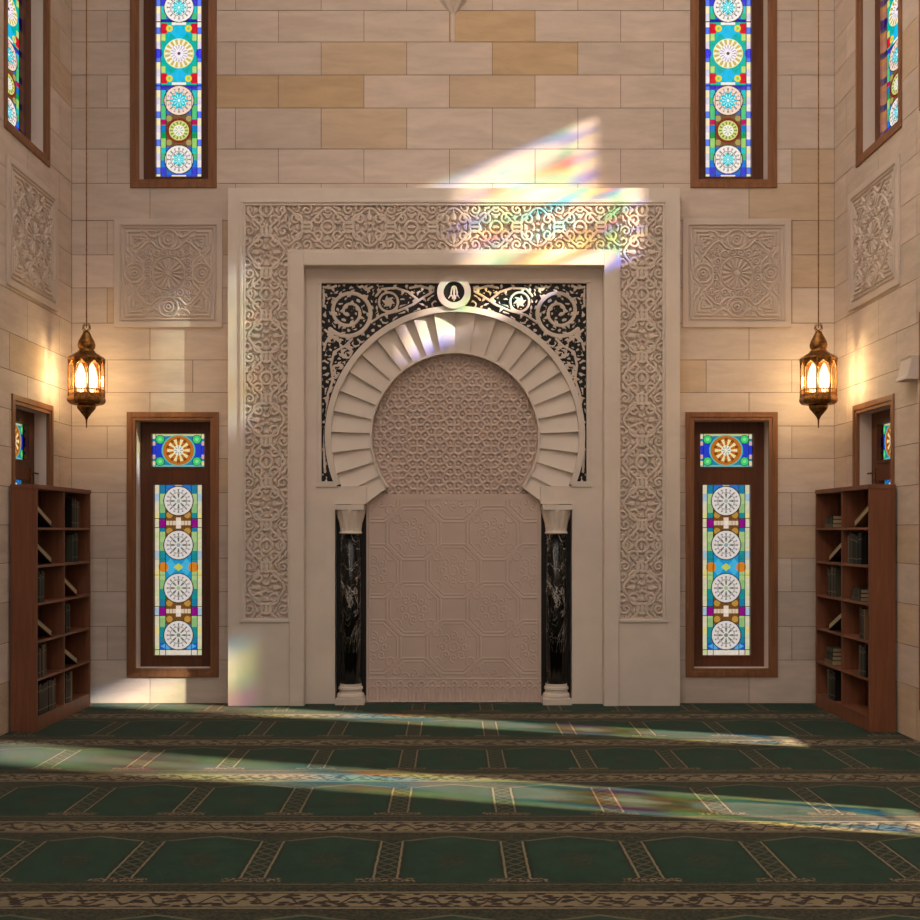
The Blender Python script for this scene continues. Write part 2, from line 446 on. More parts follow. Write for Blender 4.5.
class Paint:
    def __init__(s, wpx, hpx, k, base):
        s.w, s.h = wpx, hpx; s.nu, s.nv = int(wpx*k)+1, int(hpx*k)+1
        s.U, V = np.meshgrid(np.linspace(0, wpx, s.nu), np.linspace(0, hpx, s.nv)); s.V = hpx - V     # V measured down from the top
        s.A = np.ones((s.nv, s.nu, 3)) * LC(base)
    def put(s, m, c, a=1.0):
        m = (np.clip(m, 0, 1) * a)[..., None]; s.A = s.A*(1-m) + LC(c)*m
    def rect(s, a, b, c, d, col, al=1.0): s.put(((s.U >= a) & (s.U <= b) & (s.V >= c) & (s.V <= d)).astype(float), col, al)
    def R(s, cx, cy): return np.hypot(s.U-cx, s.V-cy)
    def T(s, cx, cy): return np.arctan2(s.V-cy, s.U-cx)
    def disc(s, cx, cy, r, col, al=1.0): s.put((s.R(cx, cy) < r).astype(float), col, al)
    def circ(s, cx, cy, r, w, col, al=1.0): s.put((np.abs(s.R(cx, cy)-r) < w).astype(float), col, al)
    def diam(s, cx, cy, a, b, col): s.put((np.abs(s.U-cx)/a + np.abs(s.V-cy)/b < 1).astype(float), col)
    def petals(s, cx, cy, n, r0, r1, col, th=.3, al=1.0, ph=0):
        r = s.R(cx, cy); s.put(((np.cos(n*s.T(cx, cy)+ph) > th) & (r > r0) & (r < r1)).astype(float), col, al)
    def hline(s, v, w=.35, a=0, b=999): s.rect(a, b, v-w, v+w, (18, 14, 16))
    def vline(s, u, w=.35, a=-99, b=999): s.rect(u-w, u+w, a, b, (18, 14, 16))
    def mesh(s, name): return grid_mesh(name, s.nu, s.nv, s.A[::-1][::-1])

def lacy(p, cx, cy, r, core, core_r=0.0, rim=(232, 226, 222)):
    p.disc(cx, cy, r+.9, (28, 20, 24)); p.disc(cx, cy, r, rim)
    p.petals(cx, cy, 16, r*.62, r*.84, (120, 116, 112), .55)
    p.circ(cx, cy, r*.58, .28, (110, 106, 104))
    p.petals(cx, cy, 8, r*.22, r*.52, (104, 108, 100), .35)
    for k in range(8):
        a = k*PI/4+.39; p.disc(cx+r*.72*math.cos(a), cy+r*.72*math.sin(a), .9, (206, 190, 204))
    if core_r:
        p.disc(cx, cy, core_r, core, .9); p.petals(cx, cy, 10, core_r*.5, core_r*1.35, core, .2); p.petals(cx, cy, 10, core_r*.35, core_r*.9, (200, 244, 250), .75)
        p.disc(cx, cy, core_r*.2, (230, 250, 255))
    else: p.disc(cx, cy, r*.14, core)
def low_pane():
    p = Paint(48, 170, 3, (52, 140, 200))
    for a, b in ((0, 5), (43, 48)):
        p.rect(a, b, 0, 170, (226, 222, 190))
        for k in range(9): p.rect(a, b, k*19+9, k*19+16, [(176, 204, 226), (240, 228, 150), (212, 224, 170)][k % 3])
    for a, b in ((5.5, 11), (37, 42.5)):
        for k in range(9):
            p.rect(a, b, k*19, k*19+9, [(30, 130, 170), (150, 196, 130)][k % 2]); p.rect(a, b, k*19+9, k*19+19, [(176, 210, 140), (24, 150, 160)][k % 2])
    for cy in (38, 126):
        p.rect(11.5, 36.5, cy-13, cy+13, (120, 78, 36)); 
        for sx in (-1, 1):
            for sy in (-1, 1): p.disc(24+sx*9, cy+sy*8, 3.2, (196, 150, 66))
        p.rect(12, 36, cy-2.3, cy+2.3, (228, 206, 180)); p.rect(21.5, 26.5, cy-5.5, cy+5.5, (240, 222, 206)); p.disc(24, cy, 2.2, (250, 236, 226))
        for u in (15, 18, 30, 33): p.vline(u, .3, cy-2.3, cy+2.3)
        for a, b in ((4.5, 11), (37, 43.5)): p.rect(a, b, cy-4, cy+4, (150, 14, 140))
        p.hline(cy-4.4, .35, 0, 11); p.hline(cy+4.4, .35, 0, 11); p.hline(cy-4.4, .35, 37, 48); p.hline(cy+4.4, .35, 37, 48)
    p.rect(11.5, 36.5, 70, 94, (30, 160, 220)); p.diam(16, 82, 7, 9, (70, 190, 236)); p.diam(32, 82, 7, 9, (70, 190, 236))
    p.diam(24, 82, 5, 4, (200, 214, 96)); p.disc(9, 82, 5, (226, 138, 36)); p.disc(39, 82, 5, (226, 138, 36))
    p.rect(11.5, 36.5, 0, 4, (40, 120, 210)); p.rect(21, 27, 0, 1.6, (226, 200, 150))
    p.rect(5.5, 42.5, 158, 164, (26, 96, 200)); p.diam(13, 161, 7, 4, (90, 180, 240)); p.diam(35, 161, 7, 4, (90, 180, 240))
    p.rect(5, 43, 165, 170, (236, 226, 214)); p.hline(164.6)
    for u in (5.2, 11.2, 36.8, 42.8): p.vline(u)
    for cy, core in ((16, (170, 190, 180)), (60, (150, 170, 180)), (103, (160, 200, 130)), (150, (120, 140, 120))): lacy(p, 24, cy, 14.2, core)
    for v in (74, 90): p.hline(v, .3, 0, 11); p.hline(v, .3, 37, 48)
    return p.mesh('lower_pane')
def top_pane():
    p = Paint(53, 33, 3.4, (30, 140, 170))
    p.rect(0, 53, 0, 2.2, (206, 206, 150)); p.rect(0, 53, 31, 33, (120, 190, 190))
    p.rect(0, 53, 10, 23, (36, 66, 214))
    for u in (0, 49.5):
        for k in range(5): p.rect(u, u+3.5, k*6.6+1, k*6.6+5, [(230, 226, 200), (222, 180, 190), (40, 60, 220), (222, 180, 190), (236, 226, 170)][k])
    p.put((((p.U-26.5)/17)**2+((p.V-16.5)/15.5)**2 < 1).astype(float), (90, 190, 190)); p.put((((p.U-26.5)/15.6)**2+((p.V-16.5)/14.6)**2 < 1).astype(float), (196, 116, 34))
    p.petals(26.5, 16.5, 10, 9.5, 12.5, (140, 70, 20), .3, 1, PI); p.petals(26.5, 16.5, 10, 3.5, 11.2, (246, 232, 176), .15); p.disc(26.5, 16.5, 5, (240, 236, 220)); p.petals(26.5, 16.5, 8, 1.5, 4.2, (160, 170, 160), .4)
    for u in (8, 45):
        for v in (5.5, 27.5): p.disc(u, v, 4.6, (20, 60, 60)); p.disc(u, v, 4, (70, 214, 120)); p.disc(u, v, 1.8, (130, 240, 150))
    for u in (3.8, 49.2): p.vline(u, .3)
    return p.mesh('upper_light')
def up_pane():
    H = 190                 # px; V runs down, bottom edge at the photograph's y = 178
    y0 = 178-H
    p = Paint(46, H, 3, (40, 110, 200)); Y = lambda y: y-y0
    def strip(y, h, c, o, i=None):
        for a, b in ((0, 4.6), (41.4, 46)): p.rect(a, b, Y(y), Y(y+h), o)
        for a, b in ((5, 10), (36, 41)): p.rect(a, b, Y(y), Y(y+h), c)
    for k in range(-2, 28):
        y = k*7-7
        strip(y, 7, [(20, 120, 220), (60, 60, 210), (40, 190, 190), (70, 180, 120)][k % 4], [(232, 224, 222), (214, 206, 226), (236, 224, 180), (90, 120, 230)][(k*3) % 4])
    for cy in (54,):
        p.rect(5, 41, Y(23), Y(86), (0, 176, 150)); p.rect(12, 34, Y(26), Y(84), (0, 172, 196))
        p.diam(23, Y(54), 20, 34, (0, 168, 170)); p.diam(23, Y(33), 9, 9, (20, 180, 226)); p.diam(23, Y(76), 9, 9, (20, 180, 226))
        for sx in (-1, 1):
            for sy in (-1, 1):
                x = 23+sx*15; yy = Y(54+sy*25)
                p.rect(min(23+sx*18, x-3), max(23+sx*18, x+3), yy-5, yy+5, (200, 20, 44)); p.disc(23+sx*9.5, yy, 3.4, (226, 200, 60)); p.disc(23+sx*9.5, yy, 1.5, (120, 200, 120))
                p.rect(23+sx*15.5-2, 23+sx*15.5+2, Y(54+sy*16)-3, Y(54+sy*16)+3, (190, 206, 110))
            p.disc(23+sx*21.5, Y(54), 5, (60, 60, 226))
        p.rect(16, 30, Y(23), Y(25.5), (232, 226, 222)); p.rect(16, 30, Y(83), Y(85.5), (232, 226, 222))
        p.hline(Y(22.2), .5); p.hline(Y(86.3), .5); p.rect(5, 41, Y(20), Y(22), (40, 30, 160)); p.rect(5, 41, Y(86.5), Y(89), (60, 40, 180))
        r = 14
        p.disc(23, Y(54), r+.8, (230, 226, 150)); p.disc(23, Y(54), r, (196, 176, 96)); p.petals(23, Y(54), 16, r*.55, r, (236, 230, 210), .1); p.disc(23, Y(54), r*.62, (232, 226, 236)); p.petals(23, Y(54), 16, r*.3, r*.6, (160, 156, 170), .6); p.disc(23, Y(54), 1.6, (90, 50, 70))
    p.rect(10.5, 35.5, Y(115), Y(147), (110, 84, 52)); p.circ(23, Y(131), 11.3, 1.3, (120, 40, 24))
    for sx in (-1, 1):
        for sy in (-1, 1): p.disc(23+sx*10, Y(131+sy*12), 3, (160, 150, 90))
    for a, b in ((5, 10.2), (35.8, 41)):
        p.rect(a, b, Y(120), Y(125.5), (176, 12, 90)); p.rect(a, b, Y(126), Y(133), (0, 120, 190)); p.rect(a, b, Y(133), Y(139), (0, 150, 80)); p.rect(a, b, Y(139), Y(148), (150, 200, 110)); p.rect(a, b, Y(106), Y(119), (80, 190, 120))
    p.disc(23, Y(131), 10, (200, 206, 120)); p.petals(23, Y(131), 14, 6, 9, (110, 140, 80), .3); p.disc(23, Y(131), 5.5, (232, 228, 220)); p.petals(23, Y(131), 8, 1, 4.5, (170, 190, 150), .4)
    lacy(p, 23, Y(160), 14, (60, 206, 220), 5.0); lacy(p, 23, Y(101), 14.4, (0, 196, 216), 6.5, (232, 206, 190)); lacy(p, 23, Y(8), 14.4, (30, 200, 214), 5.5)
    p.rect(5, 41, Y(175), Y(178), (40, 80, 210)); p.rect(16, 30, Y(175.5), Y(177.5), (236, 220, 200))
    for u in (4.8, 10.2, 35.8, 41.2): p.vline(u, .3, Y(87), 999)
    p.vline(4.8); p.vline(41.2)
    return p.mesh('upper_pane')
PANE = {'main': low_pane(), 'top': top_pane(), 'up': up_pane()}

# ------------------------------------------------------------------ windows
ZG0, ZG1 = PZ(655, 11.03), PZ(485, 11.03); ZT0, ZT1 = PZ(467, 11.03), PZ(434, 11.03); ZU0 = PZ(178, 11.03)
WLAB = ['tall upper stained glass window left of the niche on the far wall', 'tall upper stained glass window right of the niche on the far wall',
        'lower stained glass window with four white roundels left of the niche', 'lower stained glass window with four white roundels right of the niche',
        'upper stained glass window in deep reveal on the left side wall', 'upper stained glass window in deep reveal on the right side wall',
        'lower stained glass window behind the left bookcase', 'lower stained glass window behind the right bookcase',
        'tall stained glass window in the right side wall in front of the bookcase', 'narrow upper stained glass slit window in the right side wall', 'wide stained glass window in the right side wall nearest the camera']
def pane(parent, kind, hw, z0, z1, dp):
    o = link('glass_pane', PANE[kind], parent, (0, dp+.025, z0)); o.scale = (2*hw, 1, z1-z0); return o
for i, (wl, u, z, w, h, kind, gh) in enumerate(WIN):
    loc = {'back': (u, YB, z), 'left': (-W, u, z), 'right': (W, u, z)}[wl]; rz = {'back': 0, 'left': PI/2, 'right': -PI/2}[wl]
    r = tag(empty('window_%d' % (i+1), loc, rz), WLAB[i], 'window', kind='structure')
    a = w/2; dp = .19 if wl == 'back' else .13
    mb = MB().ring((-a, a, 0, h), (-a+.05, a-.05, .05, h-.05), -.014, .02).ring((-a+.048, a-.048, .048, h-.048), (-a+TW, a-TW, TW, h-TW), -.006, .025)
    part('trim', mb, M_TRIM, r, bevel=.004)
    mb = MB().ring((-a+.03, a-.03, .03, h-.03), (-a+TW-.006, a-TW+.006, TW-.006, h-TW+.006), .02, dp+.055)
    part('reveal', mb, M_PLASTER, r)
    if kind == 'low': ps = [('main', gh, ZG0-z, ZG1-z), ('top', gh*1.1, ZT0-z, ZT1-z)]
    elif kind == 'up': ps = [('up', gh, ZU0-z, ZU0-z+(1.79 if wl == 'back' else 1.52))]
    else: ps = [('main', gh, .2, h-.2)]
    mb = MB(); hs = [(-p[1], p[1], p[2], p[3]) for p in ps]
    holed_slab(mb, -a+.035, a-.035, .035, h-.035, hs, lambda uu, zz, t: (uu, dp+t, zz), 0, .05)
    for hh in hs: mb.ring((hh[0]-.022, hh[1]+.022, hh[2]-.022, hh[3]+.022), hh, dp-.008, dp+.002)
    part('sash', mb, M_SASH, r)
    for k, p in enumerate(ps): pane(r, *p, dp)
    if kind == 'low' and wl != 'back':
        mb = MB(); s = 1 if wl == 'left' else -1
        hx = -s*(gh+.08)*-1
        mb.box(hx-.012, hx+.012, dp-.012, dp, 2.0-z, 2.13-z); mb.tube([(hx, dp-.012, 2.09-z), (hx, dp-.04, 2.09-z), (hx+s*.07, dp-.042, 2.09-z)], .008)
        tag(part('handle', mb, M_BRASS, r, smooth=False), 'small brass handle')

# ------------------------------------------------------------------ relief fields
def bandpass(nv, nu, lam, seed, wid=.28):
    rng = np.random.default_rng(seed); a = rng.standard_normal((nv, nu))
    fy = np.fft.fftfreq(nv)[:, None]; fx = np.fft.rfftfreq(nu)[None, :]
    k = np.hypot(fx, fy)*lam
    b = np.fft.irfft2(np.fft.rfft2(a)*np.exp(-((k-1)/wid)**2), s=(nv, nu)); return b/b.std()
def smooth(x, a, b):
    t = np.clip((x-a)/(b-a), 0, 1); return t*t*(3-2*t)
def stroke_dist(U, V, strokes):
    """min over strokes of distance / half width"""
    D = np.full(U.shape, 9.0)
    for pts, w in strokes:
        pts = np.asarray(pts, float); n = len(pts)
        ws = np.full(n, w) if np.isscalar(w) else np.asarray(w)
        for i in range(n-1):
            (ax, ay), (bx, by) = pts[i], pts[i+1]; wm = max(ws[i], ws[i+1]); pad = 3*wm
            x0, x1, y0, y1 = min(ax, bx)-pad, max(ax, bx)+pad, min(ay, by)-pad, max(ay, by)+pad
            ci = np.where((U[0] >= x0) & (U[0] <= x1))[0]; ri = np.where((V[:, 0] >= y0) & (V[:, 0] <= y1))[0]
            if not len(ci) or not len(ri): continue
            sl = (slice(ri[0], ri[-1]+1), slice(ci[0], ci[-1]+1))
            u, v = U[sl], V[sl]; dx, dy = bx-ax, by-ay; L = dx*dx+dy*dy+1e-9
            t = np.clip(((u-ax)*dx+(v-ay)*dy)/L, 0, 1)
            d = np.hypot(u-ax-t*dx, v-ay-t*dy)/(ws[i]+(ws[i+1]-ws[i])*t+1e-6)
            D[sl] = np.minimum(D[sl], d)
    return D
def arc(cx, cy, r, a0, a1, n=24): return [(cx+r*math.cos(a), cy+r*math.sin(a)) for a in np.linspace(a0, a1, n)]
def spiral(cx, cy, r0, r1, a0, turns, n=60): return [(cx+(r0+(r1-r0)*t)*math.cos(a0+2*PI*turns*t), cy+(r0+(r1-r0)*t)*math.sin(a0+2*PI*turns*t)) for t in np.linspace(0, 1, n)]
def field_mesh(name, X, Yv, Z, mat, parent, org, mask=None):
    """relief surface from equal-shaped arrays of world coordinates"""
    nv, nu = X.shape
    co = np.stack([X-org[0], Yv-org[1], Z-org[2]], -1).reshape(-1, 3)
    i = np.arange(nu*nv).reshape(nv, nu)
    f = np.stack([i[:-1,:-1], i[:-1,1:], i[1:,1:], i[1:,:-1]], -1).reshape(-1, 4)
    if mask is not None:
        mk = mask.ravel(); f = f[mk[f].all(1)]
        used = np.unique(f); re = np.zeros(nu*nv, np.int64); re[used] = np.arange(len(used)); co = co[used]; f = re[f]
    me = bpy.data.meshes.new(name); me.vertices.add(len(co)); me.vertices.foreach_set('co', co.ravel())
    me.loops.add(f.size); me.loops.foreach_set('vertex_index', f.ravel().astype(np.int32))
    me.polygons.add(len(f)); me.polygons.foreach_set('loop_start', np.arange(0, f.size, 4, dtype=np.int32)); me.polygons.foreach_set('loop_total', np.full(len(f), 4, np.int32))
    me.polygons.foreach_set('use_smooth', np.ones(len(f), bool))
    me.materials.append(mat); me.update(calc_edges=True); me.validate()
    return link(name, me, parent)
def px_grid(x0, x1, y0, y1, k):
    nu, nv = int((x1-x0)*k)+1, int((y1-y0)*k)+1
    return np.meshgrid(np.linspace(x0, x1, nu), np.linspace(y1, y0, nv))       # rows run upwards (pixel y falls)

# ------------------------------------------------------------------ the prayer niche
ORG = (PX(454, YF), YF, 0.0)
mihrab = tag(empty('prayer_niche', ORG), 'monumental cream marble prayer niche with horseshoe arch at centre of far wall', 'prayer niche')
fx = lambda x, Y=YF: PX(x, Y); fz = lambda y, Y=YF: max(0.0, PZ(y, Y))
def rectpx(x0, x1, y0, y1, Y=YF): return (fx(x0, Y), fx(x1, Y), fz(y1, Y), fz(y0, Y))
# carved band runs down both sides and over the top
B_O = (244.5, 663.5, 204.5, 618); B_I = (287.5, 620.5, 249.5, 618)
tofr = lambda Y: (lambda u, z, t: (u, Y+t, z))
xs = [228, B_O[0], B_I[0], 304, 604, B_I[1], B_O[1], 680]
holes = [rectpx(304, 604, 265.5, 720), rectpx(B_O[0], B_I[0], B_O[2], 618), rectpx(B_I[1], B_O[1], B_O[2], 618), rectpx(B_I[0], B_I[1], B_O[2], B_I[2])]
mb = MB(); holed_slab(mb, fx(228), fx(680), 0, fz(188), holes, tofr(YF), 0, .149)
part('surround', mb, M_MARBLE, mihrab, ORG)
# thin raised fillets round the band
mb = MB()
def fillet(pts, w, y0, y1):                                     # follows an inverted U (pixel points)
    for (xa, ya), (xb, yb) in zip(pts[:-1], pts[1:]):
        if xa == xb: mb.box(fx(xa-w), fx(xa+w), y0, y1, fz(max(ya, yb)-w), fz(min(ya, yb)+w))
        else: mb.box(fx(min(xa, xb)-w), fx(max(xa, xb)+w), y0, y1, fz(ya+w), fz(ya-w))
fillet([(241.5, 620.5), (241.5, 201.5), (666.5, 201.5), (666.5, 620.5)], 1.3, YF-.012, YF)
fillet([(244.8, 620), (244.8, 204.8), (663.2, 204.8), (663.2, 620)], .8, YF-.006, YF)
fillet([(289, 620.5), (289, 251.5), (619, 251.5), (619, 620.5)], 1.3, YF-.012, YF)
fillet([(241.5, 620.8), (289, 620.8)], 1.3, YF-.012, YF); fillet([(619, 620.8), (666.5, 620.8)], 1.3, YF-.012, YF)
part('band_fillet', mb, M_MARBLE, mihrab, ORG, bevel=.002)
mb = MB()
for (o, w, d) in ((296.5, 7.5, .022),):
    mb.box(fx(289.8), fx(304), YF-d, YF, 0, fz(253)); mb.box(fx(604), fx(618.2), YF-d, YF, 0, fz(253)); mb.box(fx(304), fx(604), YF-d, YF, fz(265.5), fz(253))
part('inner_architrave', mb, M_MARBLE, mihrab, ORG, bevel=.004)

def vermic(U, V, lam, k, seed, mirror=None, period=None):
    bp = bandpass(512, 512, lam*k, seed)
    u = np.abs(U-mirror) if mirror is not None else U
    if period: u = np.abs((u + period/2) % period - period/2); 
    iu = np.clip((u*k).astype(int), 0, 511); iv = ((V-V.min())*k).astype(int) % 512
    fu = u*k-iu; b = bp[iv, iu]*(1-fu)+bp[iv, np.minimum(iu+1, 511)]*fu
    return b
def band_part(x0, x1, y0, y1, vertical):
    k = 1.9; U, V = px_grid(x0, x1, y0, y1, k)
    if vertical: a, b = V, U-(x0+x1)/2
    else: a, b = U-453.5, V-(y0+y1)/2
    half = (x1-x0)/2 if vertical else (y1-y0)/2
    # two mirrored waving stems, curled leaves between them
    P = 42.0; st = []
    aa = np.abs((a % (2*P)) - P)                                   # fold along the band
    bb = np.abs(b)
    fold_u, fold_v = aa, bb
    stem = [(t, half*.5+half*.34*math.cos(t/P*2*PI)) for t in np.linspace(-4, P+4, 40)]
    curls = [(stem, 1.15), (spiral(P*.25, half*.36, 6.5, 1.2, .6, 1.3), 1.1), (spiral(P*.76, half*.34, 6.5, 1.2, 3.6, -1.3), 1.1), (spiral(P*.5, half*.78, 5.5, 1, 1.5, 1.2), 1.05), (spiral(P*.02, half*.82, 5, 1, 1.5, 1.1), 1.0),
             (arc(P*.5, 0, 5.2, 0, PI), 1.1), ([(P*.5-3, 0), (P*.5+3, 0)], 1.4), (arc(0, 0, 6, 0, PI/2), 1.2), ([(P, half*.4), (P, half*.75)], [2.2, .6])]
    # distance on a fine folded lattice, then looked up
    gu, gv = np.meshgrid(np.linspace(-1, P+1, 176), np.linspace(-1, half+1, 96))
    D = stroke_dist(gu, gv, curls)
    iu = np.clip((fold_u+1)/(P+2)*175, 0, 174.99); iv = np.clip((fold_v+1)/(half+2)*95, 0, 94.99)
    i0, j0 = iu.astype(int), iv.astype(int); du, dv = iu-i0, iv-j0
    d = (D[j0,i0]*(1-du)+D[j0,i0+1]*du)*(1-dv)+(D[j0+1,i0]*(1-du)+D[j0+1,i0+1]*du)*dv
    bp = bandpass(256, 512, 4.7*k*1.15, 11)
    fil = bp[np.clip((fold_v*k).astype(int), 0, 255), np.clip((fold_u*k*1.0).astype(int), 0, 511)]
    h = np.maximum(1-smooth(d, .95, 1.5), .95*smooth(fil, -.3, .15)*smooth(d, 1.6, 2.1))
    return U, V, h
DB = .028
for (x0, x1, y0, y1, vert) in ((B_O[0], B_I[0], B_O[2], 618, True), (B_I[1], B_O[1], B_O[2], 618, True), (B_I[0], B_I[1], B_O[2], B_I[2], False)):
    U, V, h = band_part(x0, x1, y0, y1, vert)
    field_mesh('carved_band', PX(U, YF), YF+.028-h*DB, PZ(V, YF), M_CARVE, mihrab, ORG)

mb = MB().box(MH[0]-.05, MH[1]+.05, YR+.24, YR+.32, -.0, MH[3]+.05); part('niche_backing', mb, M_DARK, mihrab, ORG)
# recessed field with openings for arch, columns and lower panel
rf = lambda x0, x1, y0, y1: rectpx(x0, x1, y0, y1, YR)
holes = [rf(321, 587, 283, 486), rf(335, 366.5, 504, 720), rf(540.5, 572, 504, 720), rf(366.5, 540.5, 484, 720)]
mb = MB(); holed_slab(mb, PX(300, YR), PX(608, YR), 0, PZ(262, YR), holes, tofr(YR), 0, .3)
part('recess_field', mb, M_MARBLE, mihrab, ORG)
mb = MB()
g = lambda x: PX(x, YR); gz = lambda y: PZ(y, YR)
for a, b, c, d in ((317.5, 321.5, 283.3, 481.5), (586.5, 590.5, 283.3, 481.5), (317.5, 590.5, 279.5, 283.3), (316, 337, 481.5, 487), (571, 592, 481.5, 487)):
    mb.box(g(a), g(b), YR-.012, YR+.02, gz(d), gz(c))
part('spandrel_fillet', mb, M_MARBLE, mihrab, ORG, bevel=.003)
# spandrel ground: dark stone between the arch and its square frame
ACX, ACY, RO, RM, RI = 455.0, 436.0, 130.0, 124.0, 85.0
YS_ = YR+.022
mb = MB(); lo = -math.asin(49/127); prev = None
for k in range(181):
    a = lo + (PI-2*lo)*k/180; ca, sa = math.cos(a), math.sin(a)
    p = (ACX+127*ca, ACY-127*sa)
    t = min((587.5-ACX)/ca if ca > 1e-6 else 1e9, (320.5-ACX)/ca if ca < -1e-6 else 1e9, (ACY-282)/sa if sa > 1e-6 else 1e9, (ACY-486)/sa if sa < -1e-6 else 1e9)
    q = (ACX+t*ca, ACY-t*sa)
    cur = ((PX(p[0], YS_), YS_, PZ(p[1], YS_)), (PX(q[0], YS_), YS_, PZ(q[1], YS_)))
    if prev: mb.quad(prev[0], cur[0], cur[1], prev[1])
    prev = cur
part('spandrel_ground', mb, M_DARK, mihrab, ORG)
def leaf(x, y, a, L, w): return ([(x, y), (x+L*.5*math.cos(a), y+L*.5*math.sin(a)), (x+L*math.cos(a+.25), y+L*math.sin(a+.25))], [w*.6, w, w*.35])
st = []
rng = random.Random(4)
sp = spiral(349, 312, 25.5, 3, 2.4, -2.1, 110)
st.append((sp, list(np.linspace(2.3, 1.3, 110))))
for i in range(4, 104, 7):
    x, y = sp[i]; dx, dy = sp[i+1][0]-x, sp[i+1][1]-y; a = math.atan2(dy, dx); s = 1 if (i//7) % 2 else -1
    st.append(leaf(x, y, a+s*1.0, 5.5 if i < 70 else 3.5, 1.7))
for i in range(2, 64, 5):
    x, y = sp[i]; a = math.atan2(y-312, x-349); st.append(leaf(x, y, a+.5, 5, 1.6))
st.append((arc(388.5, 302, 9.5, 0, 2*PI, 30), 1.3))
for k in range(6): st.append(leaf(388.5, 302, k*PI/3, 6.2, 1.9))
vines = [[(373, 321), (382, 315), (398, 311), (412, 305), (424, 297), (436, 290)], [(376, 296), (382, 289), (396, 288), (408, 292), (418, 300)],
         [(410, 288), (420, 286), (430, 289), (437, 287)], [(352, 339), (345, 346), (334, 352), (331, 365), (333, 380), (328, 394), (327, 412), (325, 430), (324, 452), (325, 472)],
         [(345, 346), (352, 351), (350, 358), (343, 357), (342, 351)], [(334, 366), (342, 365), (344, 372), (339, 377), (334, 374)], [(324, 350), (326, 342), (330, 336), (338, 338)],
         [(323, 287), (330, 288), (336, 286)], [(323, 290), (324, 298), (323, 306)], [(325, 330), (330, 334), (340, 342)], [(372, 287), (366, 290), (362, 286)], [(329, 392), (336, 389), (337, 383)], [(326, 415), (330, 408), (329, 402)]]
for v in vines:
    pts = []
    for i in range(len(v)-1):
        for t in np.linspace(0, 1, 6, endpoint=False): pts.append((v[i][0]+(v[i+1][0]-v[i][0])*t, v[i][1]+(v[i+1][1]-v[i][1])*t))
    pts.append(v[-1]); st.append((pts, 1.35))
    for i in range(3, len(pts)-1, 4):
        x, y = pts[i]; a = math.atan2(pts[i+1][1]-y, pts[i+1][0]-x); st.append(leaf(x, y, a+(1 if (i//4) % 2 else -1)*1.0, 5, 1.55))
U, V = px_grid(321, 454, 283, 482, 2.6)
d = stroke_dist(U, V, [(p_, np.asarray(w_)*1.04) for p_, w_ in st]); r = np.hypot(U-ACX, V-ACY)
bp = bandpass(*U.shape, 6.2*2.6, 21)
h = np.maximum(1-smooth(d, .7, 1.25), .85*smooth(bp, .45, .8)*smooth(d, 1.5, 1.9))
h = h*smooth(r, 130, 132)*smooth(np.minimum(U-321, V-283), 0.5, 2)*smooth(np.hypot(U-454, V-292), 19, 20.5)
U2 = np.concatenate([U, 908-U[:, ::-1]], 1); V2 = np.concatenate([V, V[:, ::-1]], 1); h2 = np.concatenate([h, h[:, ::-1]], 1)
field_mesh('scroll_relief', PX(U2, YS_-.008), YS_+.004-h2*.018, PZ(V2, YS_-.008), M_CARVE, mihrab, ORG, h2 > .3)
# arch: raised outer rim, then a fan of saw-tooth voussoirs sloping in to the niche
def annulus(mb, r0, r1, y0, y1, a0, a1, n=160, cx=ACX, cy=ACY, Yp=YR):
    prev = None
    for k in range(n+1):
        a = a0+(a1-a0)*k/n; c, s = math.cos(a), math.sin(a)
        P = lambda r, y: (PX(cx+r*c, Yp), y, PZ(cy-r*s, Yp))
        cur = (P(r0, y0), P(r1, y0), P(r1, y1), P(r0, y1))
        if prev:
            for i in range(4): j = (i+1) % 4; mb.quad(prev[i], prev[j], cur[j], cur[i])
        prev = cur
a0 = -math.asin(50/RO); mb = MB()
annulus(mb, RM, RO, YR-.018, YR+.05, a0, PI-a0); part('arch_rim', mb, M_MARBLE, mihrab, ORG)
mb = MB(); NVS = 26; a0 = -math.radians(37); da = (PI-2*a0)/NVS
for k in range(NVS):
    s0, s1 = a0+k*da, a0+(k+1)*da
    mid = (s0+s1)/2
    # the proud edge lies on the side away from the crown
    n = 5
    def dep(t, r): # t 0..1 along the voussoir
        base = .008 + .055*(RM-r)/(RM-RI)
        return base + .05*t*(.45+.55*(r-RI)/(RM-RI))
    prev = None
    for i in range(n+1):
        t = i/n; a = s0+(s1-s0)*t; tt = t if mid < PI/2 else 1-t
        cur = []
        for j in range(5):
            r_ = RM-.01+(RI-RM)*j/4 if j else RM+.5
            y = YR+dep(tt, min(r_, RM)); cur.append((PX(ACX+r_*math.cos(a), YR), y, PZ(ACY-r_*math.sin(a), YR)))
        if prev:
            for j in range(4): mb.quad(prev[j], cur[j], cur[j+1], prev[j+1])
        prev = cur
        if i in (0, n):
            full = [(p[0], YR+.115, p[2]) for p in cur]
            for j in range(4): mb.quad(cur[j], cur[j+1], full[j+1], full[j])
annulus(mb, RI-1.2, RI+.8, YR+.05, YR+.19, a0, PI-a0)
part('voussoir_fan', mb, M_MARBLE, mihrab, ORG)
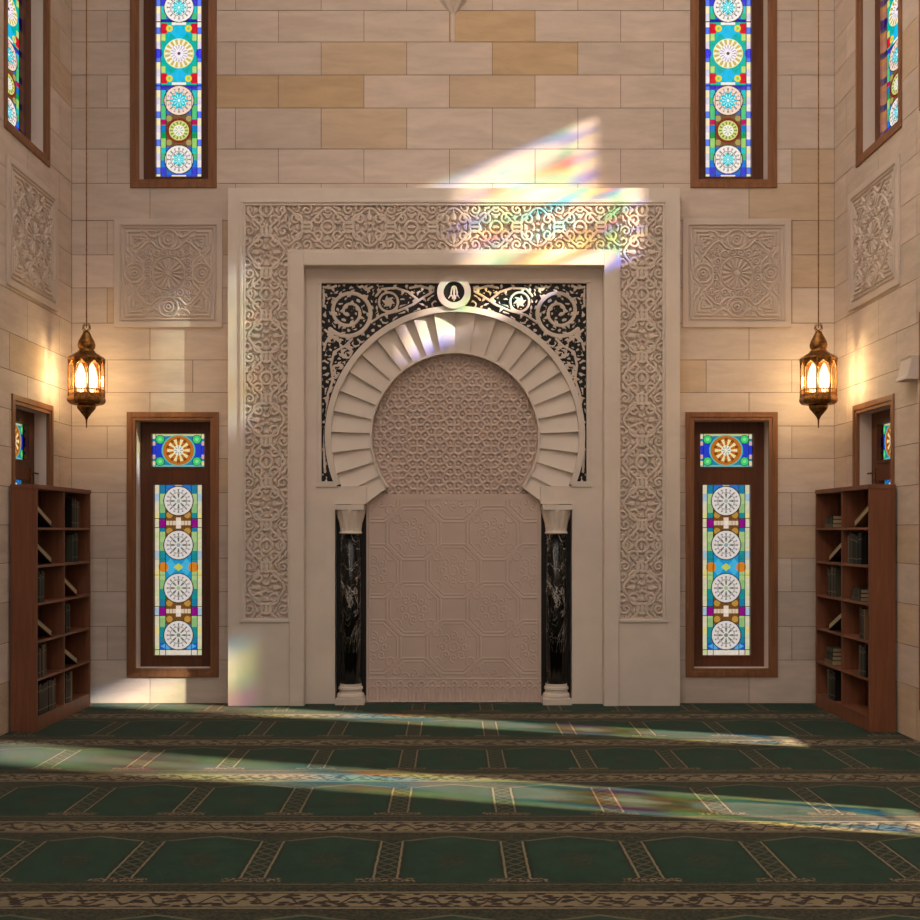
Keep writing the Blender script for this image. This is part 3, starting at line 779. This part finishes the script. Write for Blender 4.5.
# medallion at the crown
mb = MB(); annulus(mb, 10.5, 16.8, YR-.035, YR+.03, 0, 2*PI, 64, 454, 292.5); o_m = part('medallion_ring', mb, M_MARBLE, mihrab, ORG, bevel=.004)
mb = MB(); mb.poly([(PX(454+11*math.cos(a), YR), PZ(292.5-11*math.sin(a), YR)) for a in np.linspace(0, 2*PI, 48, endpoint=False)], YR-.012, YR+.02)
part('medallion_disc', mb, M_DARK, mihrab, ORG)
U, V = px_grid(443, 465, 281, 304, 6)
st = [([(454, 288.5), (454, 301)], [1.5, .5]), ([(451.8, 288.5), (451, 293), (451.2, 296)], [.8, .9, .8]), ([(456.2, 288.5), (457, 293), (456.8, 296)], [.8, .9, .8]), (arc(454, 289, 2.3, PI, 2*PI), .8),
      ([(451, 295), (448.5, 298.5)], [.9, .5]), ([(457, 295), (459.5, 298.5)], [.9, .5]), ([(452.5, 296), (452.5, 299)], .7), ([(455.5, 296), (455.5, 299)], .7)]
d = stroke_dist(U, V, st); h = 1-smooth(d, .6, 1.2)
field_mesh('medallion_palmette', PX(U, YR), YR-.008-h*.012, PZ(V, YR), M_CARVE, mihrab, ORG, h > .25)
# star lattice inside the arch
YL = YR+.15
U, V = px_grid(364, 545, 346, 497, 2.7)
pts = []
HX, HY_ = 37.0, 32.0
for j in range(-4, 5):
    for i in range(-4, 5):
        cx, cy = 454+i*HX+(HX/2 if j % 2 else 0), 436+j*HY_
        pts.append((cx, cy))
        pts += [(cx+8.2*math.cos(k*PI/3), cy+8.2*math.sin(k*PI/3)) for k in range(6)]
        pts += [(cx+14.6*math.cos(PI/12+k*PI/6), cy+14.6*math.sin(PI/12+k*PI/6)) for k in range(12)]
        pts += [(cx+21.2*math.cos(PI/6+k*PI/3), cy+21.2*math.sin(PI/6+k*PI/3)) for k in (0, 1)]
pts = [p for p in pts if 350 < p[0] < 560 and 335 < p[1] < 510]
F1 = np.full(U.shape, 1e3); F2 = np.full(U.shape, 1e3)
for px_, py_ in pts:
    dd = np.hypot(U-px_, V-py_); F2 = np.minimum(F2, np.maximum(F1, dd)); F1 = np.minimum(F1, dd)
h = 1-smooth(F2-F1, 1.5, 3.0)
h = np.maximum(h, .55*(1-smooth(F1, .9, 1.7)))
r = np.hypot(U-ACX, V-ACY)
h = h*(1-smooth(r, RI-4, RI-3.0)*(V < 488))
field_mesh('star_lattice', PX(U, YL), YL-h*.015, PZ(V, YL), M_LATT, mihrab, ORG, (r < RI+2.5) | (V > 480))
# lower panel: shallow octagon tracery over a frieze of small arches
YP = YR+.11
PXL = lambda x: PX(x, YP); PZL = lambda y: PZ(y, YP)
st = []
def octa(cx, cy, R, w): st.append(([(cx+R*math.cos(PI/8+k*PI/4), cy+R*math.sin(PI/8+k*PI/4)) for k in range(9)], w))
for j in range(-1, 5):
    for i in range(-2, 4):
        cx = 453.5+i*80+(0 if j % 2 else 40); cy = 533+j*38
        octa(cx, cy, 29, .9); octa(cx, cy, 25.5, .7)
        for k in range(8):
            a = k*PI/4; st.append((spiral(cx+11*math.cos(a), cy+11*math.sin(a), 4.6, .8, a, 1.1, 20), .55))
        st.append((arc(cx, cy, 4.5, 0, 2*PI, 16), .6))
        for k in range(4):
            a = PI/4+k*PI/2; st.append((arc(cx+33*math.cos(a), cy+33*math.sin(a), 4.2, 0, 2*PI, 14), .6))
fr = []
for i in range(16):
    x = 373+i*10.8
    fr += [([(x-3.6, 701), (x-3.6, 690)], .8), ([(x+3.6, 701), (x+3.6, 690)], .8), (arc(x, 690, 3.6, PI, 2*PI, 12), .8), (arc(x+5.4, 684, 2.6, 0, 2*PI, 12), .8), ([(x, 699), (x, 692)], .7)]
U, V = px_grid(366.3, 541.2, 494, 704, 2.4)
d1 = stroke_dist(U, V, st); d2 = stroke_dist(U, V, fr)
h = .55*(1-smooth(d1, .55, 1.3))*(V < 677)*(V > 500)*(U > 370)*(U < 537)
h = np.maximum(h, (1-smooth(d2, .5, 1.2))*(V > 678)*(V < 702.0)); h = np.maximum(h, .5*(1-smooth(np.abs(V-679), .4, 1.2)))
h = np.maximum(h, .5*(1-smooth(np.abs(np.minimum(U-369, 539-U)), .4, 1.2))*(V < 680)); h = np.maximum(h, 1.0*(V > 701.5))
field_mesh('tracery_panel', PXL(U), YP-h*.0075, np.maximum(PZL(V), .001), M_LATT, mihrab, ORG)
mb = MB()
for i in range(18):                                             # little scalloped ledge between lattice and panel
    x = 370+i*10; mb.poly([(PXL(x+5*math.cos(a)), PZL(498-4.5*math.sin(a))) for a in np.linspace(0, PI, 9)], YP-.006, YP+.04) if i in (0, 1, 16, 17) else None
mb.box(PXL(366), PXL(541), YP-.004, YP+.04, PZL(500), PZL(496.5))
part('tracery_ledge', mb, M_LATT, mihrab, ORG)
# columns in dark slots
for s, (xa, xb) in ((-1, (335, 366.5)), (1, (540.5, 572))):
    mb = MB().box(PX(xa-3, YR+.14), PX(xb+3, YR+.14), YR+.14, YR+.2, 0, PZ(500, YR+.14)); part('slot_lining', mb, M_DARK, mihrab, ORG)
    xm = (xa+xb)/2; YC = YR+.045; cx = PX(xm, YC); k_ = YC/F
    col = empty('column'); col.parent = mihrab; col.location = (cx-ORG[0], YC-ORG[1], 0)
    zb, zc, zt = PZ(683, YC), PZ(534, YC), PZ(504.5, YC)
    R = 10.6*k_
    part('shaft', MB().lathe([(R, zb), (R*.99, (zb+zc)/2), (R*.96, zc)], 0, 0, 40), M_BLACK, col, smooth=True)
    mb = MB(); q = 14.3*k_
    mb.box(-q, q, -q, q, 0, .055); mb.lathe([(q*.95, .055), (q*.97, .075), (q*.9, .095), (q*.8, .10), (q*.78, .125), (q*.86, .135), (q*.84, .155), (R*1.03, .16), (R*1.02, zb)], 0, 0, 40)
    part('base', mb, M_MARBLE, col)
    mb = MB(); H = zt-zc
    n = len(mb.v); prof = [(R*1.0, zc), (R*1.1, zc+.01), (R*1.0, zc+.025), (R*.98, zc+.05), (R*1.05, zc+.10), (R*1.2, zc+.15), (R*1.33, zt-.07), (R*1.36, zt-.05)]
    seg = 48
    for r_, z_ in prof:
        for i in range(seg):
            a = 2*PI*i/seg; fl = 1+(.045*math.cos(12*a) if zc+.03 < z_ < zt-.06 else 0)
            mb.v.append((r_*fl*math.cos(a), r_*fl*math.sin(a), z_))
    for j in range(len(prof)-1):
        for i in range(seg):
            i2 = (i+1) % seg; mb.f.append((j*seg+i, j*seg+i2, (j+1)*seg+i2, (j+1)*seg+i)); mb.c.append(None)
    mb.box(-q, q, -q, q*.9, zt-.05, zt-.004)
    part('capital', mb, M_MARBLE, col)

# ------------------------------------------------------------------ carved square panels
def square_panel_mesh():
    k = 130; U, V = np.meshgrid(np.linspace(-1, 1, 2*k+1), np.linspace(-1, 1, 2*k+1))
    x, y = np.abs(U), np.abs(V); a, b = np.maximum(x, y), np.minimum(x, y)       # eightfold symmetry
    gu, gv = np.meshgrid(np.linspace(-.05, 1.05, 281), np.linspace(-.05, 1.05, 281))
    st = []
    for k_ in range(17):
        t = k_*PI/32
    # big interlace: circles on the axes, linked by quarter loops to the corners
    st.append((arc(.70, 0, .20, -PI, PI, 40), .020)); st.append((arc(.70, 0, .105, -PI, PI, 30), .018)); st.append((arc(.70, 0, .04, -PI, PI, 14), .02))
    st.append(([(.50, .10), (.52, .22), (.60, .30), (.66, .36), (.62, .46), (.54, .54)], .021))
    st.append(([(.80, .17), (.74, .28), (.78, .40), (.86, .46), (.88, .56)], .019))
    st.append(([(.86, .60), (.86, .86)], .026)); st.append(([(.78, .58), (.79, .79)], .022)); st.append(([(.70, .52), (.72, .70)], .020)); st.append((arc(.66, .60, .06, 0, 2*PI, 18), .016))
    st.append(([(.87, .26), (.88, .40)], .016))
    # rings of curls round the rosette
    st.append((arc(0, 0, .335, 0, PI/2, 40), .012)); st.append((arc(.43, .085, .062, 0, 2*PI, 20), .016)); st.append((arc(.40, .245, .062, 0, 2*PI, 20), .016)); st.append((arc(.43, .085, .018, 0, 2*PI, 8), .014)); st.append((arc(.40, .245, .018, 0, 2*PI, 8), .014))
    st.append(([(.36, .36), (.44, .40), (.45, .46)], .016)); st.append((spiral(.52, .40, .06, .01, .5, 1.2, 24), .014))
    D = stroke_dist(gu, gv, st)
    iu = ((a+.05)/1.1*280); iv = ((b+.05)/1.1*280); i0 = np.clip(iu.astype(int), 0, 279); j0 = np.clip(iv.astype(int), 0, 279); du, dv = iu-i0, iv-j0
    d = (D[j0,i0]*(1-du)+D[j0,i0+1]*du)*(1-dv)+(D[j0+1,i0]*(1-du)+D[j0+1,i0+1]*du)*dv
    r = np.hypot(U, V); th = np.arctan2(V, U)
    h = 1-smooth(d, .6, 1.25)
    pet = smooth(np.cos(16*th), -.1, .45)*smooth(r, .05, .09)*(1-smooth(r, .29, .315)); pet = np.maximum(pet, 1-smooth(r, .045, .07))
    h = np.maximum(h, pet)
    bp = bandpass(300, 300, 15, 5); fil = bp[np.clip((b*k).astype(int), 0, 299), np.clip((a*k).astype(int), 0, 299)]
    h = np.maximum(h, .7*smooth(fil, .15, .7)*smooth(d, 1.8, 2.5)*smooth(r, .36, .39)*(1-smooth(a, .88, .9)))
    h = np.maximum(h, smooth(a, .925, .935)*(1-smooth(a, .955, .965))); h = np.maximum(h, smooth(a, .985, .995))
    h = h*1.0
    return U, V, h
U, V, h = square_panel_mesh()
PLAB = [('back', (PX(168.5), YB, PZ(273.5)), 0, 'square carved arabesque panel on the far wall above the left lower window'), ('back', (PX(736.5), YB, PZ(273.5)), 0, 'square carved arabesque panel on the far wall above the right lower window'),
        ('left', (-W, 9.79, 4.05), PI/2, 'carved arabesque panel on the left side wall'), ('right', (W, 9.79, 4.05), -PI/2, 'carved arabesque panel on the right side wall')]
HS = .445
rel0 = None
for wl, loc, rz, lab in PLAB:
    r = tag(empty('carved_panel', loc, rz), lab, 'wall carving', 'carved stone panels')
    e = HS+.055
    part('frame', MB().ring((-e, e, -e, e), (-HS, HS, -HS, HS), -.02, .0), M_PANEL, r, bevel=.004)
    if rel0 is None: rel0 = field_mesh('arabesque_relief', U*HS, -.003-h*.017, V*HS, M_PANEL, r, (0, 0, 0))
    else: link('arabesque_relief', rel0.data, r)
    if wl != 'back': r.scale = (1.17, 1, 1.03)

# ------------------------------------------------------------------ pendant at the top of the wall, bracket on the right wall
mb = MB(); zt = PZ(-70); 
prof = [(.004, PZ(43)), (.02, PZ(40)), (.022, PZ(14)), (.05, PZ(10)), (.10, PZ(3)), (.17, PZ(-10)), (.2, PZ(-30)), (.16, PZ(-55)), (.22, PZ(-62)), (.22, zt)]
prof = [(r, z) for r, z in prof]
n = len(mb.v); seg = 16
for r_, z_ in prof:
    for i in range(seg+1):
        a = PI+PI*i/seg; fl = 1+.12*math.cos(8*a) if r_ > .04 else 1
        mb.v.append((r_*fl*math.cos(a), .55*r_*fl*math.sin(a), z_))
for j in range(len(prof)-1):
    for i in range(seg): mb.f.append((j*(seg+1)+i, j*(seg+1)+i+1, (j+1)*(seg+1)+i+1, (j+1)*(seg+1)+i)); mb.c.append(None)
mb.f.append(tuple((len(prof)-1)*(seg+1)+i for i in range(seg+1))); mb.c.append(None)
o = part('stone_pendant', mb, M_PANEL); o.location = (PX(453), YB, 0); tag(o, 'carved stone pendant tip high on the far wall above the niche', 'stone carving')
zb = 2.74; mb = MB()
pts = [(0, zb), (-.10, zb), (-.10, zb+.02), (-.085, zb+.035), (-.06, zb+.16), (-.07, zb+.185), (0, zb+.185)]
for i in range(len(pts)): pass
n = len(mb.v); m = len(pts)
mb.v += [(W+p[0], 8.83, p[1]) for p in pts] + [(W+p[0], 9.04, p[1]) for p in pts]
mb.f.append(tuple(range(m))); mb.f.append(tuple(reversed(range(m, 2*m)))); mb.c += [None, None]
for i in range(m): j = (i+1) % m; mb.f.append((j, i, m+i, m+j)); mb.c.append(None)
tag(part('wall_bracket', mb, M_PLASTER, bevel=.004), 'pale moulded bracket on the right side wall at the photo edge', 'wall bracket')

# ------------------------------------------------------------------ lanterns
YLN = 10.2; kL = YLN/F
zz = lambda y: PZ(y, YLN)
lan = tag(empty('hanging_lantern', (PX(86.5, YLN), YLN, 0)), 'lit brass hanging lantern in front of the left corner', 'lantern', 'pair of hanging lanterns')
Rb = 17.2*kL; seg = 8; ro = PI/8
part('hanging_rod', MB().lathe([(.0055, zz(328)), (.0055, TOP-.02)], 0, 0, 8).lathe([(.05, TOP-.03), (.06, TOP-.001)], 0, 0, 20), M_BRASS, lan)
mb = MB(); mb.tube([(.024*math.cos(a), 0, zz(327.5)+.024*math.sin(a)) for a in np.linspace(0, 2*PI, 20, endpoint=False)], .005, 8, True)
for sx in (-1, 1): mb.tube([(sx*.02, 0, zz(332)), (sx*.034, 0, zz(329)), (sx*.03, 0, zz(325)), (sx*.012, 0, zz(323))], .004)
part('hook', mb, M_BRASS, lan)
part('dome', MB().lathe([(2.2*kL, zz(331)), (3.6*kL, zz(333)), (5.2*kL, zz(336.5)), (7.6*kL, zz(341)), (8.7*kL, zz(345)), (8.2*kL, zz(348)), (6.8*kL, zz(350)), (8.4*kL, zz(351)), (8.4*kL, zz(352.5))][::-1], 0, 0, 32), M_BRASS, lan, smooth=True)
part('roof', MB().lathe([(Rb*1.02, zz(361)), (Rb*1.08, zz(359)), (Rb*1.0, zz(357)), (13.6*kL, zz(355)), (10.2*kL, zz(353)), (8.4*kL, zz(351.5))], 0, 0, seg, ro), M_BRASS, lan)
part('gallery', MB().lathe([(Rb*.9, zz(404.5)), (Rb*1.02, zz(403)), (Rb*1.08, zz(401)), (Rb*1.08, zz(399)), (Rb*1.0, zz(396)), (Rb*.98, zz(394))], 0, 0, seg, ro), M_BRASS, lan)
part('finial', MB().lathe([(.4*kL, zz(428)), (.9*kL, zz(420)), (2.2*kL, zz(417)), (5.6*kL, zz(412.5)), (8.6*kL, zz(409)), (9.4*kL, zz(406.5)), (8.6*kL, zz(404.8)), (7*kL, zz(404))], 0, 0, 32), M_BRASS, lan, smooth=True)
for k in range(8):
    a = ro+k*PI/4; x, y = Rb*math.cos(a), Rb*math.sin(a)
    part('post', MB().lathe([(.009, zz(397)), (.007, zz(394)), (.007, zz(363)), (.010, zz(360))], x, y, 8), M_BRASS, lan)
mb = MB(); rl = MB()
for k in range(8):                                              # pierced brass band of pointed arches at the head of the panes
    a, b = ro+k*PI/4, ro+(k+1)*PI/4; A = np.array((Rb*.985*math.cos(a), Rb*.985*math.sin(a))); B = np.array((Rb*.985*math.cos(b), Rb*.985*math.sin(b)))
    L = lambda t, z: (*(A+(B-A)*t), z)
    z0, z1 = zz(360), zz(369)
    ap = [(0, z1), (.1, z1+.03), (.3, z0-.028), (.5, z0-.008), (.7, z0-.028), (.9, z1+.03), (1, z1)]
    for (t0, q0), (t1, q1) in zip(ap[:-1], ap[1:]): mb.quad(L(t0, z0), L(t0, q0), L(t1, q1), L(t1, z0))
    mb.tube([L(t, q) for t, q in ap], .004, 6)
    rl.tube([L(0, zz(390)), L(1, zz(390))], .005, 6)
    for t in np.linspace(.1, .9, 5): rl.tube([L(t, zz(390)), L(t+.04, zz(394.5))], .003, 5)
part('fretwork', mb, M_BRASS, lan); part('railing', rl, M_BRASS, lan)
mb = MB()
for k in range(8):
    a, b = ro+k*PI/4, ro+(k+1)*PI/4; r_ = Rb*.955
    mb.quad((r_*math.cos(a), r_*math.sin(a), zz(396)), (r_*math.cos(b), r_*math.sin(b), zz(396)), (r_*math.cos(b), r_*math.sin(b), zz(360)), (r_*math.cos(a), r_*math.sin(a), zz(360)))
part('glass', mb, M_AMBER, lan)
lights = []
for sx in (-1, 1):
    bx = sx*5.6*kL
    part('candle_bulb', MB().lathe([(.5*kL, zz(393)), (2.6*kL, zz(391)), (4.6*kL, zz(386)), (5.0*kL, zz(380)), (4.4*kL, zz(373)), (2.6*kL, zz(367)), (.6*kL, zz(363))], bx, 0, 20), M_BULB, lan, smooth=True)
ld = bpy.data.lights.new('lantern_light', 'POINT'); ld.energy = 15; ld.color = (1, .76, .44); ld.shadow_soft_size = .05
def lamp_in(root):
    for sy in (-1, 1):
        o = bpy.data.objects.new('lantern_light', ld); C.objects.link(o); o.parent = root; o.location = (0, sy*.085, zz(379))
lan2 = lan.copy(); C.objects.link(lan2); lan2.location = (PX(818.5, YLN), YLN, 0); lan2['label'] = 'lit brass hanging lantern in front of the right corner'
for ch in list(lan.children):
    c = ch.copy(); C.objects.link(c); c.parent = lan2
lamp_in(lan); lamp_in(lan2)

# ------------------------------------------------------------------ bookcases and books
XB, XFr, YN, YFa, YD, HB = 3.50, 3.29, 9.25, 10.62, 9.915, 1.96
ROWZ = [.12, .42, .72, 1.02, 1.32, 1.62, 1.92]
RN = ['top', 'second', 'third', 'fourth', 'fifth', 'bottom']
bookmesh = {}
def book_meshes(col):
    if col in bookmesh: return bookmesh[col]
    # unit book: x 0..1 (depth, spine at 0), y 0..1 (thickness), z 0..1 (height)
    cv = MB().box(0, 1, 0, .1, 0, 1).box(0, 1, .9, 1, 0, 1).box(0, .035, .1, .9, 0, 1)
    pg = MB().box(.035, .97, .1, .9, .03, .97)
    bd = [MB().box(-.006, .02, -.01, 1.01, z, z+.03) for z in (.16, .78)]
    def mk(nm, mb, mat):
        me = bpy.data.meshes.new(nm); me.from_pydata(mb.v, [], mb.f); me.materials.append(mat); return me
    bookmesh[col] = (mk('cover', cv, M_BOOK[col]), mk('pages', pg, M_PAGE), mk('spine_band', bd[0], M_GILT), mk('spine_band', bd[1], M_GILT)); return bookmesh[col]
def book(loc, dims, col, label, group, sgn, rx=0.0, flat=False, side=1):
    r = tag(empty('book', loc), label, 'book', group)
    cv, pg, b1, b2 = book_meshes(col)
    D, T, H = dims
    for nm, me in (('cover', cv), ('pages', pg), ('spine_band', b1), ('spine_band', b2)):
        c = link(nm, me, r)
        if not flat:                                            # upright: spine towards the room, which lies on the -s side of x
            c.scale = (D*sgn, T, H)
        else:                                                   # lying: thickness vertical, length along Y
            c.rotation_euler = (PI/2, 0, 0); c.scale = (D*sgn, T, H*side)
            if side > 0: c.location = (0, H, 0)                 # y -> z, z -> -y
            c.scale = (D*sgn, T, H)
            c.location = (0, H if side > 0 else 0, 0)
    r.rotation_euler = (rx, 0, 0)
    return r
COLS = ['dark green', 'black', 'dark brown', 'grey green', 'dark red', 'black', 'grey', 'dark green']
PLAN = {('left', 'left'): [('tilt', 'dark brown'), ('tilt', 'black'), ('up', .06, ['black', 'grey green', 'black', 'grey green']), ('tilt', 'dark brown'), ('up', .05, ['black', 'grey', 'dark brown', 'tan', 'dark green', 'grey green']), ('up', .05, ['black', 'dark brown', 'black', 'black', 'dark brown', 'black', 'dark brown', 'black', 'grey', 'dark red'])],
        ('left', 'right'): [('up', .30, ['black', 'dark brown', 'grey green', 'black', 'grey', 'dark red']), ('up', .32, ['grey green', 'black', 'dark green', 'grey green', 'black']), ('tilt', 'dark red'), ('up', .06, ['dark green', 'grey green', 'dark green']), ('tilt', 'black'), ('up', .08, ['dark green', 'black', 'black', 'tan'])],
        ('right', 'left'): [('flat', .34, ['grey', 'dark green', 'black']), ('tilt', 'dark brown'), ('up', .42, ['dark brown', 'grey green', 'black', 'grey', 'black', 'grey green']), ('tilt', 'black'), ('flat', .32, ['tan', 'dark green', 'black', 'grey green']), ('up', .42, ['grey', 'dark green', 'dark green', 'black', 'black'])],
        ('right', 'right'): [('tilt', 'tan'), ('up', .20, ['grey', 'dark brown', 'grey green', 'black', 'black', 'dark green', 'black', 'black']), ('flat', .36, ['grey green', 'dark brown', 'dark green']), ('up', .66, ['dark brown', 'grey', 'black', 'tan']), ('up', .62, ['grey', 'black', 'grey green', 'black']), None]}
ORD = ['first', 'second', 'third', 'fourth', 'fifth', 'sixth', 'seventh', 'eighth', 'ninth', 'tenth']
brng = random.Random(12)
for side, s in (('left', -1), ('right', 1)):
    org = (s*(XB+XFr)/2, (YN+YFa)/2, 0)
    bc = tag(empty('bookcase', org), 'reddish brown twelve-compartment bookcase against the %s side wall' % side, 'bookcase', 'pair of bookcases')
    X = lambda d: (min(s*XB, s*d), max(s*XB, s*d))
    def bx(x0, x1, *a): return MB().box(min(x0, x1), max(x0, x1), *a)
    t = .022
    for y0, nm in ((YN, 'side_panel'), (YFa-t, 'side_panel')): part(nm, bx(s*XB, s*XFr, y0, y0+t, 0, HB), M_CASE, bc, org, bevel=.002)
    part('divider', bx(s*(XB-.012), s*(XFr+.003), YD-.01, YD+.01, .12, 1.93), M_CASE, bc, org)
    part('back_panel', bx(s*XB, s*(XB-.012), YN+t, YFa-t, .08, 1.94), M_CASED, bc, org)
    part('top_board', bx(s*XB, s*(XFr-.004), YN-.004, YFa+.004, HB-.035, HB+.002), M_CASE, bc, org, bevel=.003)
    part('plinth', bx(s*(XB-.012), s*(XFr+.004), YN+t, YFa-t, 0, .102), M_CASE, bc, org, bevel=.002)
    for z in ROWZ[:-1]: part('shelf', bx(s*(XB-.012), s*(XFr+.002), YN+t, YFa-t, z-.02, z), M_CASE, bc, org)
    for colname in ('left', 'right'):
        near = (colname == 'left') == (side == 'left')
        ya, yb = (YN+t, YD-.01) if near else (YD+.01, YFa-t)
        Lc = yb-ya
        for ri, spec in enumerate(PLAN[(side, colname)]):
            if not spec: continue
            z0 = ROWZ[5-ri]+.0015; where = '%s row, %s column, %s bookcase' % (RN[ri], colname, side)
            grp = 'books in the %s bookcase' % side
            xs_ = s*(XFr+.006)
            pos = (lambda q: ya+q*Lc) if side == 'left' else (lambda q: yb-q*Lc)
            if spec[0] == 'up':
                q = spec[1]*Lc
                for k, c in enumerate(spec[2]):
                    T = .026+brng.random()*.018 if len(spec[2]) < 8 else .034+brng.random()*.012
                    H = .225+brng.random()*.035
                    if q+T > Lc-.004: break
                    y0 = ya+q+.001 if side == 'left' else yb-q-T-.001
                    lab = '%s book standing %s from left in %s' % (c, ORD[k], where)
                    book((xs_+s*brng.random()*.006, y0, z0), (.15, T, H), c, lab, grp, s)
                    q += T+.0015
            elif spec[0] == 'flat':
                z = z0; H = .20
                for k, c in enumerate(spec[2]):
                    T = .028+brng.random()*.012; hh = H-.012*k
                    y0 = ya+spec[1]*Lc if side == 'left' else yb-spec[1]*Lc-H
                    word = 'bottom' if k == 0 else ('topmost' if k == len(spec[2])-1 else ORD[k] + ' from bottom')
                    book((xs_+s*.004*k, y0+.005*k, z+.0005), (.15, T, hh), c, '%s book lying %s of stack in %s' % (c, word, where), grp, s, 0, True)
                    z += T+.0012
            else:
                th = math.radians(21); Lb, T = (.36, .05)
                # an open-sided book leaning on the compartment's side
                lean_low = (side == 'left')                       # leans against the nearer y side on the left case, the picture-right side on the right case
                r = book((xs_, 0, z0), (.15, T, Lb), spec[1], '%s book leaning aslant alone in %s' % (spec[1], where), grp, s, 0, True)
                if lean_low:
                    for c in r.children: c.location = (.15*s, 0, 0); c.scale.x *= -1
                    r.rotation_euler = (-th, 0, 0); r.location = (xs_, ya+Lb*math.cos(th)+.005, z0+.002)
                elif side == 'right':
                    # picture right = lower y on the right case
                    for c in r.children: c.location = (.15*s, 0, 0); c.scale.x *= -1
                    r.rotation_euler = (-th, 0, 0); r.location = (xs_, ya+Lb*math.cos(th)+.005, z0+.002)

# ------------------------------------------------------------------ light
sd = bpy.data.lights.new('sun', 'SUN'); sd.energy = 40; sd.color = (1, .87, .68); sd.angle = math.radians(1.8)
so = bpy.data.objects.new('sun', sd); C.objects.link(so)
from mathutils import Vector
so.rotation_euler = Vector((-1, .35, -.43)).to_track_quat('-Z', 'Y').to_euler()
so.location = (8, 2, 8)
wd = bpy.data.worlds.new('sky'); bpy.context.scene.world = wd; wd.use_nodes = True
bg = wd.node_tree.nodes['Background']; bg.inputs[0].default_value = (1, .965, .92, 1)
wn = wd.node_tree.nodes; wl_ = wd.node_tree.links
tc = wn.new('ShaderNodeTexCoord'); sx_ = wn.new('ShaderNodeSeparateXYZ'); wl_.new(tc.outputs['Generated'], sx_.inputs[0])
mm = wn.new('ShaderNodeMath'); mm.operation = 'MAXIMUM'; wl_.new(sx_.outputs[2], mm.inputs[0]); mm.inputs[1].default_value = 0
ma = wn.new('ShaderNodeMath'); ma.operation = 'MULTIPLY_ADD'; wl_.new(mm.outputs[0], ma.inputs[0]); ma.inputs[1].default_value = 1.3; ma.inputs[2].default_value = 1.0
wl_.new(ma.outputs[0], bg.inputs[1])

# ------------------------------------------------------------------ camera and view
cd = bpy.data.cameras.new('camera'); cd.sensor_fit = 'HORIZONTAL'; cd.sensor_width = 36; cd.lens = F/920*36
cd.shift_x = (460-CX)/920; cd.shift_y = (HY-460)/920; cd.clip_end = 200
co = bpy.data.objects.new('camera', cd); C.objects.link(co); co.location = (0, 0, CH); co.rotation_euler = (PI/2, 0, 0)
sc = bpy.context.scene; sc.camera = co
sc.view_settings.view_transform = 'Standard'; sc.view_settings.look = 'None'; sc.view_settings.gamma = 1; sc.view_settings.use_curve_mapping = False
sc.view_settings.exposure = -0.22
sc.cycles.use_denoising = True
sc.cycles.max_bounces = 10; sc.cycles.diffuse_bounces = 6; sc.cycles.transparent_max_bounces = 16
sc.cycles.sample_clamp_indirect = 4
